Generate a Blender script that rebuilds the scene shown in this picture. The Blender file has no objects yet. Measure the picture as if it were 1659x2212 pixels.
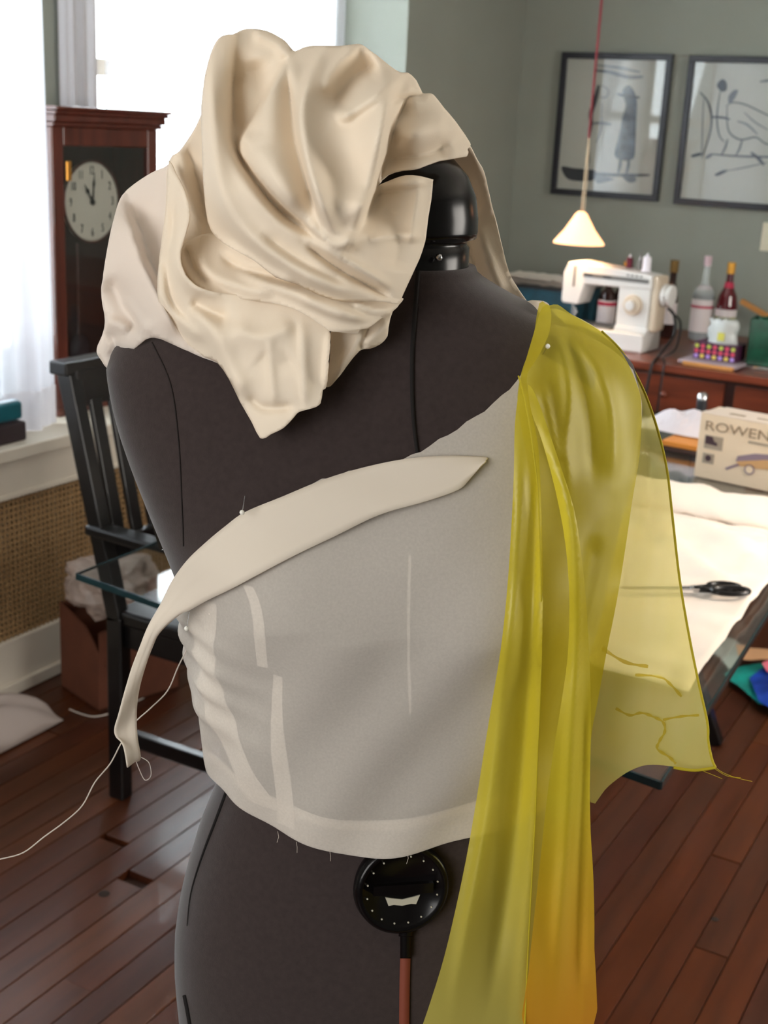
import bpy, bmesh, math, random
import numpy as np
from mathutils import Vector, Matrix, noise
from mathutils.geometry import delaunay_2d_cdt

# ------------------------------------------------------------------ camera, world, lights, exposure
S = bpy.context.scene
COL = S.collection
FPX, PITCH, ROLL, YAW = 2745.66, 0.293945, 0.051232, 0.507307
CAM = np.array([0.0, 0.0, 1.55])
FH = np.array([-math.sin(YAW), math.cos(YAW), 0.0])      # horizontal heading
RT = np.array([math.cos(YAW), math.sin(YAW), 0.0])
FW = FH * math.cos(PITCH) + np.array([0, 0, -math.sin(PITCH)])
_up = np.cross(RT, FW)
CR = math.cos(ROLL) * RT + math.sin(ROLL) * _up
CU = -math.sin(ROLL) * RT + math.cos(ROLL) * _up
cam = bpy.data.cameras.new('camera')
camo = bpy.data.objects.new('camera', cam); COL.objects.link(camo)
camo.matrix_world = Matrix(((CR[0], CU[0], -FW[0], CAM[0]), (CR[1], CU[1], -FW[1], CAM[1]),
                            (CR[2], CU[2], -FW[2], CAM[2]), (0, 0, 0, 1)))
cam.sensor_fit = 'VERTICAL'; cam.sensor_height = 36.0; cam.lens = FPX / 2212 * 36.0
cam.clip_start = 0.05
cam.dof.use_dof = True; cam.dof.focus_distance = 0.95; cam.dof.aperture_fstop = 13.0
S.camera = camo

S.view_settings.view_transform = 'Standard'; S.view_settings.look = 'None'
S.view_settings.gamma = 1.0; S.view_settings.use_curve_mapping = False
S.view_settings.exposure = 0.0

W = bpy.data.worlds.new('sky'); S.world = W; W.use_nodes = True
bgn = W.node_tree.nodes['Background']
bgn.inputs[0].default_value = (0.86, 0.93, 1.0, 1); bgn.inputs[1].default_value = 1.6

def area(name, loc, size, target, power, col):
    l = bpy.data.lights.new(name, 'AREA'); l.shape = 'RECTANGLE'; l.size, l.size_y = size
    l.energy = power; l.color = col
    o = bpy.data.objects.new(name, l); COL.objects.link(o); o.location = loc
    o.rotation_euler = (Vector(target) - Vector(loc)).to_track_quat('-Z', 'Y').to_euler()
    return o
# daylight outside the two bay windows, then two added fill lamps
area('daylight_bay_far', (-3.2, 3.95, 1.65), (1.6, 1.9), (0, 3.72, 1.2), 170, (0.93, 0.97, 1.0))
area('daylight_bay_near', (-3.2, 1.75, 1.65), (2.0, 1.9), (0, 1.65, 1.1), 95, (0.90, 0.95, 1.0))
area('fill_rear', (-0.75, -1.95, 1.7), (1.7, 1.5), (-0.6, 1.0, 1.1), 46, (1.0, 0.95, 0.89))  # added soft fill from behind the camera for the draped form
area('fill_right', (2.25, 2.9, 1.55), (1.6, 1.5), (-0.5, 2.6, 0.75), 75, (1.0, 0.92, 0.82))  # added warm fill, out of view, brightening the cloth on the table

# ------------------------------------------------------------------ helpers
def ray(px, py):
    return FW + CR * (px - 829.5) / FPX - CU * (py - 1106) / FPX
def at_d(px, py, D):
    v = ray(px, py); return CAM + v * (D / (v @ FH))
def at_z(px, py, z):
    v = ray(px, py); return CAM + v * ((z - CAM[2]) / v[2])
def at_y(px, py, y):
    v = ray(px, py); return CAM + v * (y / v[1])
def at_x(px, py, x):
    v = ray(px, py); return CAM + v * (x / v[0])

def lin(c):
    return tuple((v / 12.92 if v <= 0.04045 else ((v + 0.055) / 1.055) ** 2.4) for v in (x / 255 for x in c)) + (1.0,)

MATS = {}
def mat(name, col, rough=0.6, metal=0.0, spec=0.5, emit=None, estr=0.0, trans=0.0, ior=1.45, coat=0.0, sheen=0.0,
        noise_scale=None, noise_amt=0.12, bump=0.0, bump_scale=80, transl=0.0, alpha=1.0, tint=None, stretch=None):
    m = bpy.data.materials.new(name); m.use_nodes = True
    nt = m.node_tree; N = nt.nodes; L = nt.links
    b = N['Principled BSDF']; out = N['Material Output']
    c = lin(col)
    b.inputs['Base Color'].default_value = c
    b.inputs['Roughness'].default_value = rough; b.inputs['Metallic'].default_value = metal
    b.inputs['Specular IOR Level'].default_value = spec; b.inputs['IOR'].default_value = ior
    b.inputs['Transmission Weight'].default_value = trans; b.inputs['Coat Weight'].default_value = coat
    b.inputs['Sheen Weight'].default_value = sheen
    if emit: b.inputs['Emission Color'].default_value = lin(emit); b.inputs['Emission Strength'].default_value = estr
    tc = N.new('ShaderNodeTexCoord'); src = tc.outputs['Object']
    if stretch:
        mp = N.new('ShaderNodeMapping'); mp.inputs['Scale'].default_value = stretch
        L.new(src, mp.inputs['Vector']); src = mp.outputs['Vector']
    colsock = None
    if noise_scale:
        n = N.new('ShaderNodeTexNoise'); n.inputs['Scale'].default_value = noise_scale; n.inputs['Detail'].default_value = 6
        L.new(src, n.inputs['Vector'])
        r = N.new('ShaderNodeValToRGB')
        r.color_ramp.elements[0].position = 0.3; r.color_ramp.elements[1].position = 0.7
        r.color_ramp.elements[0].color = tuple(x * (1 - noise_amt) for x in c[:3]) + (1,)
        r.color_ramp.elements[1].color = tuple(min(1, x * (1 + noise_amt)) for x in c[:3]) + (1,)
        L.new(n.outputs['Fac'], r.inputs['Fac']); L.new(r.outputs['Color'], b.inputs['Base Color']); colsock = r.outputs['Color']
    if bump:
        n2 = N.new('ShaderNodeTexNoise'); n2.inputs['Scale'].default_value = bump_scale; n2.inputs['Detail'].default_value = 4
        L.new(src, n2.inputs['Vector'])
        bp = N.new('ShaderNodeBump'); bp.inputs['Strength'].default_value = bump; bp.inputs['Distance'].default_value = 0.002
        L.new(n2.outputs['Fac'], bp.inputs['Height']); L.new(bp.outputs['Normal'], b.inputs['Normal'])
    last = b.outputs[0]
    if transl:
        t = N.new('ShaderNodeBsdfTranslucent'); t.inputs['Color'].default_value = c
        if colsock: L.new(colsock, t.inputs['Color'])
        mx = N.new('ShaderNodeMixShader'); mx.inputs[0].default_value = transl
        L.new(last, mx.inputs[1]); L.new(t.outputs[0], mx.inputs[2]); last = mx.outputs[0]
    if alpha < 1:
        t = N.new('ShaderNodeBsdfTransparent'); t.inputs['Color'].default_value = lin(tint) if tint else (1, 1, 1, 1)
        mx = N.new('ShaderNodeMixShader'); mx.inputs[0].default_value = alpha
        L.new(t.outputs[0], mx.inputs[1]); L.new(last, mx.inputs[2]); last = mx.outputs[0]
    L.new(last, out.inputs['Surface'])
    MATS[name] = m
    return m

def tag(o, label=None, cat=None, group=None, kind=None):
    if label: o['label'] = label
    if cat: o['category'] = cat
    if group: o['group'] = group
    if kind: o['kind'] = kind
    return o
def thing(name, label, cat, loc=(0, 0, 0), rz=0, group=None):
    o = bpy.data.objects.new(name, None); COL.objects.link(o)
    o.location = loc; o.rotation_euler = (0, 0, rz); o.empty_display_size = 0.05
    return tag(o, label, cat, group or {'bottle': 'bottles on the sewing desk', 'thread_spool': 'thread spools on the sewing machine', 'dressmaking_pin': 'pearl-headed dressmaking pins', 'framed_picture': 'framed ink drawings', 'sheer_curtain': 'sheer window curtains'}.get(name))

class MB:
    def __init__(s): s.v = []; s.f = []
    def add(s, v, f):
        k = len(s.v); s.v += [tuple(float(c) for c in p) for p in v]; s.f += [tuple(i + k for i in q) for q in f]; return s
    def box(s, a, b, rot=None, piv=None):
        x0, y0, z0 = a; x1, y1, z1 = b
        v = [(x0, y0, z0), (x1, y0, z0), (x1, y1, z0), (x0, y1, z0), (x0, y0, z1), (x1, y0, z1), (x1, y1, z1), (x0, y1, z1)]
        if rot:
            p = Vector(piv or ((x0 + x1) / 2, (y0 + y1) / 2, (z0 + z1) / 2)); R = rot
            v = [tuple(R @ (Vector(q) - p) + p) for q in v]
        return s.add(v, [(0, 3, 2, 1), (4, 5, 6, 7), (0, 1, 5, 4), (1, 2, 6, 5), (2, 3, 7, 6), (3, 0, 4, 7)])
    def bar(s, p, q, w, h, up=(0, 0, 1)):
        p = Vector(p); q = Vector(q); d = (q - p).normalized(); side = d.cross(Vector(up)).normalized(); u = side.cross(d)
        v = []
        for e in (p, q):
            for a, b in ((-1, -1), (1, -1), (1, 1), (-1, 1)): v.append(e + side * a * w / 2 + u * b * h / 2)
        return s.add(v, [(0, 3, 2, 1), (4, 5, 6, 7), (0, 1, 5, 4), (1, 2, 6, 5), (2, 3, 7, 6), (3, 0, 4, 7)])
    def lathe(s, prof, c=(0, 0, 0), n=24, axis='z', cap=True):
        v = []; f = []
        for r, h in prof:
            for i in range(n):
                a = 2 * math.pi * i / n; x, y = r * math.cos(a), r * math.sin(a)
                p = {'z': (x, y, h), 'x': (h, x, y), 'y': (y, h, x)}[axis]
                v.append((p[0] + c[0], p[1] + c[1], p[2] + c[2]))
        m = len(prof)
        for j in range(m - 1):
            for i in range(n):
                a = j * n + i; b = j * n + (i + 1) % n; f.append((a, b, b + n, a + n))
        if cap: f.append(tuple(range(n - 1, -1, -1))); f.append(tuple(range((m - 1) * n, m * n)))
        return s.add(v, f)
    def tube(s, pts, r, n=8, cap=True):
        pts = [Vector(p) for p in pts]; v = []; f = []
        rr = r if isinstance(r, (list, tuple)) else [r] * len(pts)
        d0 = (pts[1] - pts[0]).normalized(); u = d0.orthogonal().normalized()
        for k, p in enumerate(pts):
            d = (pts[min(k + 1, len(pts) - 1)] - pts[max(k - 1, 0)]).normalized()
            u = (u - d * u.dot(d)).normalized(); w = d.cross(u)
            for i in range(n):
                a = 2 * math.pi * i / n; v.append(p + (u * math.cos(a) + w * math.sin(a)) * rr[k])
        for k in range(len(pts) - 1):
            for i in range(n):
                a = k * n + i; b = k * n + (i + 1) % n; f.append((a, b, b + n, a + n))
        if cap: f.append(tuple(range(n - 1, -1, -1))); f.append(tuple(range((len(pts) - 1) * n, len(pts) * n)))
        return s.add(v, f)
    def prism(s, poly, z0, z1, axis='z'):
        n = len(poly)
        def P(a, b, h): return {'z': (a, b, h), 'y': (a, h, b), 'x': (h, a, b)}[axis]
        v = [P(a, b, z0) for a, b in poly] + [P(a, b, z1) for a, b in poly]
        f = [tuple(range(n - 1, -1, -1)), tuple(range(n, 2 * n))] + [(i, (i + 1) % n, (i + 1) % n + n, i + n) for i in range(n)]
        return s.add(v, f)
    def grid(s, P, nu, nv, closed=False):
        v = [P(i, j) for j in range(nv) for i in range(nu)]
        f = [(j * nu + i, j * nu + (i + 1) % nu, (j + 1) * nu + (i + 1) % nu, (j + 1) * nu + i)
             for j in range(nv - 1) for i in range(nu if closed else nu - 1)]
        return s.add(v, f)
    def build(s, name, m, parent=None, bevel=0, smooth=False, world=False, solid=0, sub=0, loc=None, seg=2, offset=0):
        me = bpy.data.meshes.new(name)
        vs = s.v
        if world and parent is not None:
            l = parent.location; vs = [(a - l.x, b - l.y, c - l.z) for a, b, c in vs]
        elif loc is not None:
            vs = [(a - loc[0], b - loc[1], c - loc[2]) for a, b, c in vs]
        me.from_pydata(vs, [], s.f); me.update()
        bm = bmesh.new(); bm.from_mesh(me); bmesh.ops.recalc_face_normals(bm, faces=bm.faces); bm.to_mesh(me); bm.free()
        o = bpy.data.objects.new(name, me); COL.objects.link(o)
        if parent is not None: o.parent = parent
        if loc is not None: o.location = loc
        me.materials.append(MATS[m] if isinstance(m, str) else m)
        if smooth:
            for p in me.polygons: p.use_smooth = True
        if solid:
            md = o.modifiers.new('solid', 'SOLIDIFY'); md.thickness = solid; md.offset = offset
        if bevel:
            md = o.modifiers.new('bevel', 'BEVEL'); md.width = bevel; md.segments = seg; md.limit_method = 'ANGLE'; md.angle_limit = 0.6
        if sub:
            md = o.modifiers.new('sub', 'SUBSURF'); md.levels = sub; md.render_levels = sub
        if smooth and (bevel or solid):
            pass
        return o

def text(name, s, size, m, parent, loc, rot, extr=0.0006, align='CENTER', sx=1.0, shear=0.0):
    cu = bpy.data.curves.new(name, 'FONT'); cu.body = s; cu.size = size; cu.extrude = extr
    cu.align_x = align; cu.align_y = 'CENTER'; cu.shear = shear; cu.resolution_u = 3
    t = bpy.data.objects.new(name + '_tmp', cu); COL.objects.link(t)
    dg = bpy.context.evaluated_depsgraph_get(); me = bpy.data.meshes.new_from_object(t.evaluated_get(dg))
    bpy.data.objects.remove(t); bpy.data.curves.remove(cu)
    me.name = name
    o = bpy.data.objects.new(name, me); COL.objects.link(o); o.parent = parent
    o.location = loc; o.rotation_euler = rot; o.scale = (sx, 1, 1)
    me.materials.clear(); me.materials.append(MATS[m])
    return o

def crom(pts, n=8, closed=False):
    P = [np.array(p, float) for p in pts]; out = []
    N = len(P); rng = range(N if closed else N - 1)
    for i in rng:
        if closed: a, b, c, d = P[(i - 1) % N], P[i], P[(i + 1) % N], P[(i + 2) % N]
        else: a, b, c, d = P[max(i - 1, 0)], P[i], P[i + 1], P[min(i + 2, N - 1)]
        for k in range(n):
            t = k / n
            out.append(0.5 * ((2 * b) + (c - a) * t + (2 * a - 5 * b + 4 * c - d) * t * t + (3 * b - a - 3 * c + d) * t ** 3))
    if not closed: out.append(P[-1])
    return np.array(out)

def tps(ctrl):
    C = np.array(ctrl, float); X = C[:, :2] / 500; y = C[:, 2]; n = len(C)
    def k(r2): return 0.5 * r2 * np.log(r2 + 1e-9)
    K = k(((X[:, None] - X[None]) ** 2).sum(-1)) + np.eye(n) * 1e-3
    P = np.c_[np.ones(n), X]
    A = np.block([[K, P], [P.T, np.zeros((3, 3))]])
    w = np.linalg.solve(A, np.r_[y, 0, 0, 0])
    def f(Q):
        Q = np.asarray(Q, float) / 500
        return k(((Q[:, None] - X[None]) ** 2).sum(-1)) @ w[:n] + np.c_[np.ones(len(Q)), Q] @ w[n:]
    return f

def stroke_field(Q, strokes, gain=1.0):
    """height field from fold lines: (points, amplitude, width on lower/left side, width on upper/right side)"""
    H = np.zeros(len(Q))
    for st in strokes:
        pts, A, wl, wr = st
        P = crom(pts, 6); a = P[:-1]; d = P[1:] - a; L2 = (d ** 2).sum(1) + 1e-9
        seglen = np.sqrt(L2); cum = np.r_[0, np.cumsum(seglen)]
        rel = Q[:, None] - a[None]
        t = np.clip((rel * d[None]).sum(-1) / L2, 0, 1)
        near = a[None] + t[..., None] * d[None]
        dist = np.sqrt(((Q[:, None] - near) ** 2).sum(-1))
        j = dist.argmin(1); ii = np.arange(len(Q))
        r = rel[ii, j]; dd = d[j]
        s = dd[:, 0] * r[:, 1] - dd[:, 1] * r[:, 0]
        pos = (cum[j] + t[ii, j] * seglen[j]) / cum[-1]
        w = np.where(s > 0, wl, wr)
        fall = np.exp(-(dist[ii, j] / w) ** 1.6)
        end = np.clip(np.minimum(pos, 1 - pos) / 0.20, 0, 1); end = end * end * (3 - 2 * end)
        H += A * gain * fall * (0.12 + 0.88 * end)
    return H

def inside(Q, poly):
    x, y = Q[:, 0], Q[:, 1]; c = np.zeros(len(Q), bool); n = len(poly)
    for i in range(n):
        x1, y1 = poly[i]; x2, y2 = poly[(i + 1) % n]
        m = ((y1 > y) != (y2 > y)) & (x < (x2 - x1) * (y - y1) / (y2 - y1 + 1e-12) + x1); c ^= m
    return c

def sheet_mesh(poly, step, smooth_n=4, corners=True, rnd=0.15, seed=1):
    """triangulated 2-D region: returns points and triangles"""
    b = crom(poly, smooth_n, True) if smooth_n > 1 else np.array(poly, float)
    # resample the outline
    seg = np.r_[b, b[:1]]; L = np.sqrt((np.diff(seg, axis=0) ** 2).sum(1)); cum = np.r_[0, np.cumsum(L)]
    n = int(cum[-1] / step); tt = np.linspace(0, cum[-1], n, endpoint=False)
    bo = np.c_[np.interp(tt, cum, seg[:, 0]), np.interp(tt, cum, seg[:, 1])]
    lo = bo.min(0); hi = bo.max(0)
    gx, gy = np.meshgrid(np.arange(lo[0], hi[0], step), np.arange(lo[1], hi[1], step))
    G = np.c_[gx.ravel(), gy.ravel()]; G[:, 0] += np.where((np.arange(len(G)) // gx.shape[1]) % 2, step / 2, 0)
    G = G[inside(G, bo)]
    keep = np.ones(len(G), bool)
    for k in range(0, len(G), 4000):
        d2 = ((G[k:k + 4000, None] - bo[None]) ** 2).sum(-1).min(1); keep[k:k + 4000] = d2 > (0.55 * step) ** 2
    G = G[keep]
    V = [Vector(p) for p in bo] + [Vector(p) for p in G]
    r = delaunay_2d_cdt(V, [], [list(range(len(bo)))], 1, 1e-4)
    vs = np.array([tuple(v) for v in r[0]]); fs = [tuple(f) for f in r[2]]
    return vs, fs

def cloth(name, poly, ctrl, strokes, m, parent, step=7, thick=0.0012, sn=4, nz=0.0015, nf=55, edge=None, sub=0, surf=None):
    gain = 1.45 if parent.name == 'muslin_cowl' else 1.0
    Q, F = sheet_mesh(poly, step, sn)
    D = surf(Q) if surf else tps(ctrl)(Q)
    D = D - stroke_field(Q, strokes, gain) if strokes else D
    if nz: D = D + np.array([noise.fractal(Vector((q[0] / nf / 3, q[1] / nf / 3, 3.1)), 1.0, 2.0, 3) for q in Q]) * nz
    mb = MB(); mb.add([at_d(q[0], q[1], dd) for q, dd in zip(Q, D)], F)
    return mb.build(name, m, parent, smooth=True, world=True, solid=thick, sub=sub)

# ------------------------------------------------------------------ materials
mat('wall_paint', (138, 142, 133), 0.85, noise_scale=3, noise_amt=0.03, bump=0.15, bump_scale=180)
mat('ceiling_paint', (225, 222, 212), 0.9)
mat('white_trim', (214, 205, 190), 0.55, noise_scale=6, noise_amt=0.04)
mat('grille', (160, 128, 88), 0.6, noise_scale=20, noise_amt=0.1)
mat('radiator', (190, 180, 160), 0.5)
mat('dark_gap', (38, 26, 18), 0.9)
mat('sheer', (238, 240, 248), 0.8, transl=0.55, alpha=0.72)
mat('sheer_thin', (240, 242, 250), 0.8, transl=0.5, alpha=0.5)
mat('sheer_hem', (226, 224, 228), 0.85, transl=0.35)
mat('clock_wood', (84, 38, 26), 0.35, noise_scale=6, noise_amt=0.35, stretch=(6, 6, 0.8), coat=0.3)
mat('clock_inside', (48, 26, 20), 0.6)
mat('dial_white', (216, 206, 192), 0.7)
mat('black_ink', (32, 30, 32), 0.7)
mat('brass', (210, 150, 70), 0.3, metal=0.9)
mat('clear_glass', (245, 250, 250), 0.02, trans=1.0, ior=1.45)
mat('black_wood', (13, 11, 12), 0.32, coat=0.12, noise_scale=8, noise_amt=0.3)
mat('table_edge', (14, 46, 52), 0.15, coat=0.4)
mat('floor_under', (60, 34, 20), 0.8)
mat('form_fabric', (56, 47, 46), 0.95, sheen=0.35, spec=0.1, noise_scale=220, noise_amt=0.12, bump=0.12, bump_scale=900)
mat('form_seam', (20, 16, 16), 0.9)
mat('form_stitch', (40, 34, 33), 0.95)
mat('black_plastic', (14, 12, 13), 0.2, spec=0.3)
mat('tick_white', (190, 186, 170), 0.6)
mat('bracket_red', (120, 58, 40), 0.7)
mat('muslin', (250, 237, 218), 0.9, spec=0.1, transl=0.22, noise_scale=4, noise_amt=0.02, bump=0.12, bump_scale=1500)
mat('muslin_thin', (250, 241, 232), 0.9, spec=0.1, transl=0.45, noise_scale=4, noise_amt=0.02)
mat('bodice', (240, 232, 222), 0.9, spec=0.1, transl=0.12, alpha=0.60, noise_scale=500, noise_amt=0.05)
mat('bodice_facing', (244, 236, 226), 0.9, spec=0.1, transl=0.1, alpha=0.74)
mat('bodice_band', (240, 230, 216), 0.9, spec=0.1, transl=0.25, alpha=0.97)
mat('thread', (200, 190, 180), 0.9)
mat('pearl', (240, 238, 228), 0.2)
mat('machine_white', (226, 224, 220), 0.35, spec=0.4)
mat('machine_grey', (112, 110, 108), 0.45)
mat('machine_dark', (52, 54, 58), 0.4)
mat('machine_cream', (206, 190, 168), 0.45)
mat('steel', (190, 190, 192), 0.22, metal=1.0)
mat('desk_wood', (112, 50, 28), 0.35, noise_scale=5, noise_amt=0.3, stretch=(0.7, 5, 5), coat=0.25)
mat('desk_dark', (66, 30, 20), 0.4, noise_scale=5, noise_amt=0.3, stretch=(0.7, 5, 5))
mat('frame_black', (32, 33, 40), 0.35)
mat('paper', (222, 216, 206), 0.85, noise_scale=3, noise_amt=0.02)
mat('ink_blue', (88, 96, 112), 0.9, noise_scale=30, noise_amt=0.5)
mat('ink_dark', (60, 62, 72), 0.9)
mat('ink_grey', (120, 120, 126), 0.9)
mat('teal', (20, 92, 104), 0.4, noise_scale=12, noise_amt=0.2)
mat('teal_top', (150, 176, 190), 0.3, spec=0.8)
mat('dark_book', (50, 38, 42), 0.6)
mat('blue_mat', (22, 74, 92), 0.6, noise_scale=14, noise_amt=0.5)
mat('cord_red', (120, 28, 36), 0.6)
mat('cord_pale', (190, 170, 140), 0.5)
mat('shade_glow', (255, 214, 170), 0.5, emit=(255, 214, 168), estr=2.0, transl=0.4)
mat('bulb', (255, 230, 190), 0.5, emit=(255, 226, 180), estr=14)
mat('bottle_glass', (225, 235, 235), 0.05, spec=0.8, alpha=0.35)
mat('bottle_red', (84, 14, 24), 0.08, spec=0.9)
mat('bottle_dark', (44, 20, 16), 0.1, spec=0.8)
mat('bottle_blue', (20, 24, 50), 0.3)
mat('label_white', (214, 206, 206), 0.7)
mat('label_green', (150, 152, 110), 0.7)
mat('red_print', (176, 40, 70), 0.7)
mat('gold', (206, 150, 60), 0.35, metal=0.6)
mat('brown_cap', (110, 84, 36), 0.5, metal=0.3)
mat('cap_pink', (200, 176, 184), 0.5)
mat('tissue_pack', (205, 210, 208), 0.3, bump=0.6, bump_scale=60)
mat('yellow_print', (206, 200, 90), 0.6)
mat('tray_lilac', (166, 152, 160), 0.6)
mat('light_wood', (196, 138, 76), 0.5, noise_scale=8, noise_amt=0.15)
mat('box_purple', (70, 30, 60), 0.5)
for n_, c_ in (('dot_lilac', (170, 140, 210)), ('dot_yellow', (214, 190, 90)), ('dot_rose', (206, 70, 96)), ('dot_lime', (180, 190, 80))): mat(n_, c_, 0.6)
mat('green_glass', (16, 74, 52), 0.2, spec=0.6, noise_scale=20, noise_amt=0.3)
mat('spool_maroon', (96, 20, 44), 0.6)
mat('spool_grey', (140, 140, 136), 0.6)
mat('spool_white', (236, 232, 240), 0.6)
mat('box_cream', (232, 212, 184), 0.6)
mat('box_top', (222, 206, 190), 0.6)
mat('box_print', (150, 128, 104), 0.7)
mat('photo_dark', (66, 46, 56), 0.5)
mat('photo_grey', (164, 150, 132), 0.5)
mat('iron_lilac', (140, 122, 136), 0.5)
mat('iron_tan', (204, 160, 110), 0.5)
mat('box_bottom', (150, 134, 118), 0.6)
mat('white_cloth', (250, 238, 226), 0.9, spec=0.1, transl=0.15)
mat('white_tissue', (240, 232, 236), 0.85, transl=0.2)
mat('orange_book', (212, 134, 50), 0.5)
mat('cork', (70, 48, 40), 0.7)
mat('scissor_black', (18, 17, 20), 0.25)
mat('cardboard', (98, 54, 35), 0.8, noise_scale=12, noise_amt=0.15)
mat('plastic_bag', (196, 178, 166), 0.35, spec=0.6, alpha=0.82, transl=0.3, noise_scale=14, noise_amt=0.25)
mat('pile_cloth', (178, 164, 156), 0.9, transl=0.1)
mat('bag_teal', (20, 150, 140), 0.35, spec=0.6, noise_scale=16, noise_amt=0.4)
mat('bag_blue', (16, 56, 150), 0.35, spec=0.6, noise_scale=16, noise_amt=0.4)
mat('bag_pink', (214, 110, 130), 0.4)
mat('bag_clear', (190, 200, 190), 0.3, alpha=0.6, spec=0.6)
mat('fabric_tan', (196, 150, 110), 0.85)
mat('plate_cream', (206, 200, 178), 0.5)
mat('cable_black', (22, 22, 24), 0.5)

# chiffon: see-through yellow silk that turns orange towards its lower end
def chiffon(name, alpha, orange=False, c0=(206, 188, 24), c1=(226, 212, 72), tint=(255, 246, 150)):
    m = bpy.data.materials.new(name); m.use_nodes = True; nt = m.node_tree; N = nt.nodes; L = nt.links
    N.remove(N['Principled BSDF']); out = N['Material Output']
    geo = N.new('ShaderNodeNewGeometry'); sep = N.new('ShaderNodeSeparateXYZ'); L.new(geo.outputs['Position'], sep.inputs[0])
    mr = N.new('ShaderNodeMapRange'); mr.inputs['From Min'].default_value = 1.08; mr.inputs['From Max'].default_value = 0.82
    L.new(sep.outputs['Z'], mr.inputs['Value'])
    tcn = N.new('ShaderNodeTexCoord'); mpn = N.new('ShaderNodeMapping'); mpn.inputs['Scale'].default_value = (26, 26, 5)
    n = N.new('ShaderNodeTexNoise'); n.inputs['Scale'].default_value = 1; n.inputs['Detail'].default_value = 3
    L.new(tcn.outputs['Object'], mpn.inputs['Vector']); L.new(mpn.outputs['Vector'], n.inputs['Vector'])
    r = N.new('ShaderNodeValToRGB'); L.new(n.outputs['Fac'], r.inputs['Fac'])
    r.color_ramp.elements[0].position = 0.3; r.color_ramp.elements[1].position = 0.7
    r.color_ramp.elements[0].color = lin(c0)
    r.color_ramp.elements[1].color = lin(c1)
    mix = N.new('ShaderNodeMixRGB'); L.new(r.outputs[0], mix.inputs[1])
    mix.inputs[2].default_value = lin((244, 158, 48)) if orange else lin((226, 214, 120))
    L.new(mr.outputs[0], mix.inputs[0])
    di = N.new('ShaderNodeBsdfDiffuse'); tl = N.new('ShaderNodeBsdfTranslucent'); gl = N.new('ShaderNodeBsdfGlossy')
    gl.inputs['Roughness'].default_value = 0.42; gl.inputs['Color'].default_value = (1, 0.98, 0.8, 1)
    L.new(mix.outputs[0], di.inputs[0]); L.new(mix.outputs[0], tl.inputs[0])
    m1 = N.new('ShaderNodeMixShader'); m1.inputs[0].default_value = 0.4; L.new(di.outputs[0], m1.inputs[1]); L.new(tl.outputs[0], m1.inputs[2])
    m2 = N.new('ShaderNodeMixShader'); m2.inputs[0].default_value = 0.05; L.new(m1.outputs[0], m2.inputs[1]); L.new(gl.outputs[0], m2.inputs[2])
    tr = N.new('ShaderNodeBsdfTransparent'); tr.inputs[0].default_value = lin(tint)
    m3 = N.new('ShaderNodeMixShader')
    lw = N.new('ShaderNodeLayerWeight'); lw.inputs['Blend'].default_value = 0.35
    mr2 = N.new('ShaderNodeMapRange'); mr2.inputs['To Min'].default_value = alpha; mr2.inputs['To Max'].default_value = min(1, alpha + 0.4)
    L.new(lw.outputs['Facing'], mr2.inputs['Value']); L.new(mr2.outputs[0], m3.inputs[0])
    L.new(tr.outputs[0], m3.inputs[1]); L.new(m2.outputs[0], m3.inputs[2]); L.new(m3.outputs[0], out.inputs['Surface'])
    MATS[name] = m
chiffon('chiffon_single', 0.63, c0=(228, 214, 104), c1=(236, 224, 136), tint=(255, 248, 196))
chiffon('chiffon_double', 0.62)
chiffon('chiffon_fold', 0.80)
chiffon('chiffon_orange', 0.82, orange=True)
mat('rolled_hem', (208, 192, 44), 0.7, transl=0.3)
mat('dye_stain', (190, 170, 40), 0.9, alpha=0.24, tint=(244, 232, 150))

# ------------------------------------------------------------------ room shell
XB, XL, YB, XR, YF, ZC = -2.83, -2.54, 5.65, 2.1, -1.8, 2.7
def struct(name, mb, m, **k):
    return tag(mb.build(name, m, **k), kind='structure')

# floor: sub-floor slab with boards laid on it
fl = struct('floor', MB().box((-3.0, -1.9, -0.08), (2.2, 5.75, -0.022)), 'floor_under')
FM = []
for i, c in enumerate([(78, 40, 19), (70, 34, 16), (84, 45, 21), (64, 31, 17), (75, 36, 15), (68, 36, 20)]):
    FM.append(mat('board_%d' % i, c, 0.34, spec=0.4, coat=0.08, noise_scale=3, noise_amt=0.28, stretch=(9, 0.9, 1), bump=0.06, bump_scale=14))
rnd = random.Random(4)
PW = 0.0695
xi = -2.99; k = 0
board_mesh = {}
while xi < 1.9:
    y = -1.0 - rnd.random() * 1.2
    while y < 5.64:
        ln = rnd.choice([1.6, 2.2, 2.8, 3.4]); y1 = min(y + ln, 5.64)
        ya_ = max(y, -0.9)
        if y1 - ya_ > 0.1:
            L_ = round(y1 - ya_, 1)
            mi = rnd.randrange(6)
            key = (L_, mi)
            if key not in board_mesh:
                t = MB().box((0, 0, 0), (PW - 0.0022, L_ - 0.003, 0.02)).build('board', FM[mi], fl, bevel=0.0011, seg=1)
                board_mesh[key] = t.data
                t.location = (xi, ya_, -0.022 + rnd.random() * 0.0006)
            else:
                t = bpy.data.objects.new('board', board_mesh[key]); COL.objects.link(t); t.parent = fl
                md = t.modifiers.new('bevel', 'BEVEL'); md.width = 0.0011; md.segments = 1; md.limit_method = 'ANGLE'
                t.location = (xi, ya_, -0.022 + rnd.random() * 0.0006)
        y = y1 + 0.001 if y1 < 5.64 else 9
    xi += PW
# dark knots in two boards
for px, py, rr in ((225, 1930, 0.012), (1545, 1985, 0.008)):
    p = at_z(px, py, 0); MB().lathe([(rr, 0), (rr * 0.6, 0.0006)], (0, 0, 0), 12).build('knot', 'dark_gap', fl, loc=None).location = (p[0], p[1], -0.0006)

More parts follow.
